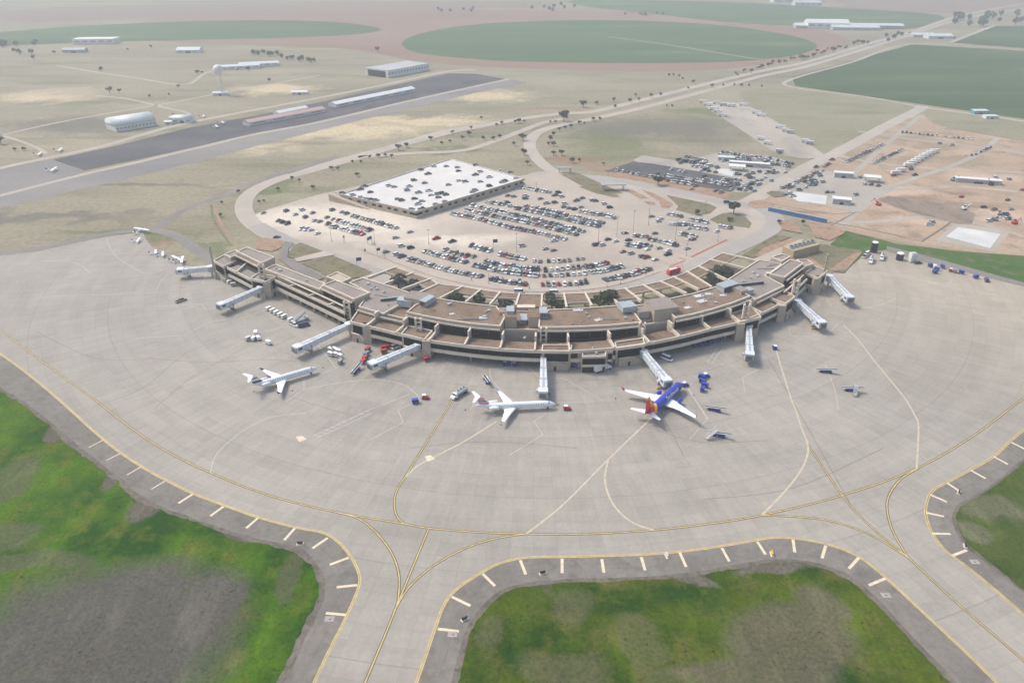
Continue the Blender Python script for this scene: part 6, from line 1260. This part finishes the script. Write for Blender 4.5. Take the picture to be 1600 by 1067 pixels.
for (p0, p1, d, h, lab, rf) in (((387, 196), (506, 174), 13, 4, 'long white and red striped row hangar, lower left of two', 'shed_red'), ((432, 181), (478, 172), 11, 3.5, 'short white hangar behind the long red roofed one', 'roof_pale'), ((523, 167), (646, 142), 14, 4, 'long white row hangar, upper right of two', 'shed_white')):
    b0, b1 = at(*p0), at(*p1); c = ((p0[0]+p1[0])/2, (p0[1]+p1[1])/2); w = math.hypot(b1[0]-b0[0], b1[1]-b0[1]); building(*c, w, d, h, heading(b1, b0), 'shed_white', rf, lab, 'row_hangar', 'gable', slots=int(w/22))
BR = 6.4; b = empty('radar_tower', (*at(348, 149), 0), 0, 'white ball shaped tower standing on a stem beside a small house', 'tower'); m = MB(); m.cyl((0, 0, 0), (0, 0, 28), 1.4, 1.0, 'shed_white', 10); m.build('stem', b)
m = MB(); m.rings([[(math.cos(2*math.pi*i/18)*BR*math.sin(q*math.pi/10), math.sin(2*math.pi*i/18)*BR*math.sin(q*math.pi/10), 31-BR*math.cos(q*math.pi/10)) for i in range(18)] for q in range(1, 10)], 'shed_white'); m.build('ball', b, True)
for a in ((345, 149, 18, 9, 3.5, .2, 'shed_white', 'roof_pale', 'small white house under the ball tower', 'gable'), (287, 191, 20, 12, 4.5, .1, 'shed_white', 'roof_pale', 'small white rounded shed above the old ramp', 'arch'), (275, 187, 12, 6, 3, .1, 'shed_white', 'shed_white', 'low white shed left of the rounded shed', 'gable'), (264, 194, 8, 6, 3, .1, 'shed_white', 'shed_white', 'tiny white hut right of the arched hangar', 'gable'), (152, 68, 75, 34, 9, .1, 'shed_white', 'shed_white', 'bright white warehouse far away at the upper left', 'flat'), (118, 82, 38, 16, 5, .1, 'shed_grey', 'shed_grey', 'grey barn below the far white warehouse', 'gable'),
        (297, 82, 40, 25, 5, .1, 'shed_white', 'roof_pale', 'small far white shed in the upper left fields', 'gable'), (469, 147, 20, 10, 3, .1, 'shed_white', 'shed_white', 'small white shed in the grass above the row hangars', 'gable'), (375, 108, 60, 14, 5, .35, 'shed_white', 'roof_pale', 'long pale shed on the track, left of two', 'gable'), (405, 104, 60, 14, 5, .35, 'shed_white', 'roof_pale', 'long pale shed on the track, right of two', 'gable'),
        (1290, 44, 90, 40, 12, -.1, 'shed_white', 'shed_white', 'white farm hall left of the long sheds by the highway', 'gable'), (1262, 44, 60, 30, 6, -.1, 'shed_grey', 'roof_pale', 'grey sheds left of the white farm hall', 'gable'), (1335, 47, 100, 24, 6, -.12, 'shed_grey', 'roof_pale', 'long pale farm shed, nearer of two', 'gable'), (1362, 44, 130, 24, 6, -.12, 'shed_grey', 'roof_pale', 'long pale farm shed, farther of two', 'gable'), (1440, 58, 45, 20, 5, 0, 'shed_grey', 'roof_pale', 'pale shed left of the turquoise roofs by the highway', 'gable'), (1465, 60, 50, 24, 5, 0, 'shed_white', 'roof_pale', 'white shed with turquoise tint by the highway bend', 'gable'), (1478, 60, 30, 18, 4, 0, 'shed_grey', 'shed_grey', 'grey shed right of the white one by the highway bend', 'flat'), (1245, 4, 160, 40, 10, 0, 'shed_white', 'shed_white', 'white farm buildings at the very top of the view', 'gable'), (1260, 9, 80, 30, 9, 0, 'shed_white', 'roof_pale', 'small white building under the topmost farm', 'gable'),
        (1530, 178, 16, 9, 4, 0, 'cart_teal', 'roof_pale', 'teal pump shed at the edge of the dark crop field', 'flat'), (1547, 185, 14, 8, 3, 0, 'shed_white', 'roof_pale', 'white shed right of the teal pump shed', 'flat'), (1314, 318, 13, 7, 4, -.30, 'shed_grey', 'shed_white', 'grey box building with white roof at the end of the wash pad', 'flat'), (1317, 277, 15, 6, 4, -.25, 'shed_grey', 'shed_white', 'grey long building with white roof above the service yard', 'flat'), (1527, 286, 34, 6, 3.4, -.3, 'shed_grey', 'shed_white', 'long white roofed trailer office on the construction dirt', 'flat'),
        (1134, 251, 14, 6, 3.4, -.25, 'shed_grey', 'roof_pale', 'pale canopy roof in the gravel yard, left', 'flat'), (1170, 260, 34, 5, 3.4, -.3, 'shed_grey', 'shed_white', 'long white canopy roof in the gravel yard', 'flat')):
    building(*a[:9], kind=a[9], doors=[(0, a[2]*.2, a[4]*.7, -1)] if a[2] < 60 else None, slots=5 if a[2] > 40 else 3)
def canopy(px, py, w, d, h, rz, label, rf='shed_white'):
    o = empty('canopy', (*at(px, py), .12), rz, label, 'canopy'); m = MB(); m.box(-w/2, w/2, -d/2, d/2, h, h+.6, rf); m.build('roof', o)
    for x in (-w*.4, w*.4):
        for y in (-d*.35, d*.35): m = MB(); m.box(x-.25, x+.25, y-.25, y+.25, 0, h, 'metal_grey'); m.build('post', o)
canopy(1362, 284, 13, 9, 4, -.3, 'white open canopy at the right end of the service yard'); canopy(1151, 266, 14, 9, 3.6, -.25, 'white open canopy among the rental cars'); canopy(958, 297, 20, 7, 4.5, .05, 'grey toll canopy across the car park exit', 'shed_wall'); canopy(882, 270, 12, 4, 4, 0, 'small grey gantry where the highway reaches the car park', 'shed_wall')
sheet('concrete_slab', unz([(270, 620), (330, 560), (740, 610), (720, 720), (380, 680)], 8, 1200, 230), 'slab_pale', .20, False); sheet('concrete_slab', unz([(960, 230), (1100, 240), (1130, 270), (1090, 300), (960, 270)], 5.333, 940, 220), 'slab_pale', .20, False)
# blue fence
m = MB(); A, B = at(1200, 330), at(1291, 349); m.beam((*A, 3.2), (*B, 3.2), 1.2, 3.1, 'fence_blue'); o = m.build('fence'); tag(o, 'long blue hoarding between the loop road and the dirt site', 'fence')
m = MB(); m.beam((A[0]-.0, A[1], 3.35), (B[0], B[1], 3.35), 1.5, .14, 'metal_blue_grey'); m.build('cap', o)
# cooling plant right of the terminal
o = empty('cooling_plant', (*at(1250, 396), 0), .52, 'tan walled plant room with pale fans on its roof, behind the right wing', 'building'); m = MB(); m.box(-12, 12, -4.5, 4.5, 0, 5.5, 'brick_tan'); m.build('wall', o)
for k in range(6): m = MB(); m.cyl((-9.5+k*3.8, 0, 5.5), (-9.5+k*3.8, 0, 7), 1.5, 1.5, 'metal_blue_grey', 12); m.cyl((-9.5+k*3.8, 0, 7.0), (-9.5+k*3.8, 0, 7.05), 1.2, 1.2, 'dark_interior', 12); m.build('fan', o)
# trailers and machines on the dirt site
def trailer(px, py, w, rz, mat, label, group=None, h=3.4, zz=.1):
    o = empty('trailer', (*at(px, py), zz), rz, label, 'trailer', group); m = MB(); m.box(-w/2, w/2, -1.25, 1.25, 1.0, h, mat); m.box(-w/2+.2, w/2-.2, -1.0, 1.0, h, h+.12, 'shed_white'); m.build('body', o); m = MB()
    for x in (-w/2+1, -w/2+2.1, w/2-2):
        for y in (-1.1, 1.1): m.cyl((x, y-.14, .5), (x, y+.14, .5), .5, .5, 'tyre', 8)
    m.build('wheels', o)
for i, (x, y) in enumerate([(1419, 261), (1424, 257.5), (1430, 254.5), (1436, 251), (1442, 247.5), (1448, 244.5), (1454, 241.5), (1460, 239), (1407, 269), (1399, 273)]): trailer(x, y, 9, .15, 'shed_white', f'white trailer, {ordn(i)} in the slanting trailer row on the dirt lot', 'white trailers on the dirt lot')
for i, (x, y) in enumerate([(1099, 161), (1106, 165.5), (1116, 172.5), (1122, 176.5), (1130, 182.5), (1120, 163), (1131, 166), (1143, 167), (1162, 166), (1182, 178), (1189, 182), (1219, 201), (1227, 206), (1235, 209), (1258, 223), (1265, 226), (1189, 219), (1199, 226), (1218, 239)]): trailer(x, y, 10 if i < 12 else 7, -.5 if i not in (5, 6, 7) else -.1, 'shed_white' if i not in (6, 13, 15, 18) else 'shed_grey', f'{"white" if i not in (6, 13, 15, 18) else "grey"} trailer, {ordn(i)} counted round the long gravel strip', 'trailers around the gravel strip')
def digger(px, py, hd, label, col='hydrant_yellow'):
    o = empty('excavator', (*at(px, py), .1), hd, label, 'excavator'); m = MB(); m.box(-1.5, 1.5, -1.4, -.8, 0, .8, 'tyre'); m.box(-1.5, 1.5, .8, 1.4, 0, .8, 'tyre'); m.build('tracks', o); m = MB(); m.box(-1.8, 1.3, -1.2, 1.2, .9, 2.0, col); m.box(.1, 1.3, .1, 1.2, 2.0, 2.9, 'glass_car'); m.build('body', o); m = MB(); m.beam((1.2, -.3, 2), (4.5, -.3, 4.6), .4, .6, col); m.beam((4.4, -.3, 4.6), (6.0, -.3, 1.6), .35, .5, col); m.build('boom', o)
digger(1585, 350, .4, 'orange excavator at the far right of the dirt site', 'bus_red'); digger(1372, 321, 2.2, 'orange machine at the left end of the muddy bed', 'bus_red'); digger(1562, 336, 1, 'dark machine right of the muddy bed', 'metal_grey'); digger(1575, 343, 2.5, 'second dark machine right of the muddy bed', 'tank_black'); digger(1555, 345, -.5, 'third dark machine above the pale slab', 'metal_grey'); digger(1489, 283, .3, 'dark green machine left of the white trailer office', 'cart_teal'); digger(1548, 290, 1.7, 'dark machine right of the white trailer office', 'tank_black'); digger(1506, 328, .3, 'white pump rig at the top corner of the muddy bed', 'shed_white')
ramp_car(1452, 352, .2, 'pickup', 'white', 'white pickup on the bare dirt left of the pale slab')
# ---------------------------------------------------------------- haze
m = MB(); hm = bpy.data.materials.new('haze'); hm.use_nodes = True; nt = hm.node_tree; nt.nodes.clear(); out = nt.nodes.new('ShaderNodeOutputMaterial'); pv = nt.nodes.new('ShaderNodeVolumePrincipled')
pv.inputs['Color'].default_value = (.90, .965, 1, 1); pv.inputs['Density'].default_value = HAZE; pv.inputs['Anisotropy'].default_value = .1; nt.links.new(pv.outputs[0], out.inputs['Volume'])
m.box(-9100, 9100, -900, 14100, -1, 181, hm); tag(m.build('haze'), 'pale thin haze over the whole plain', 'haze', kind='stuff')
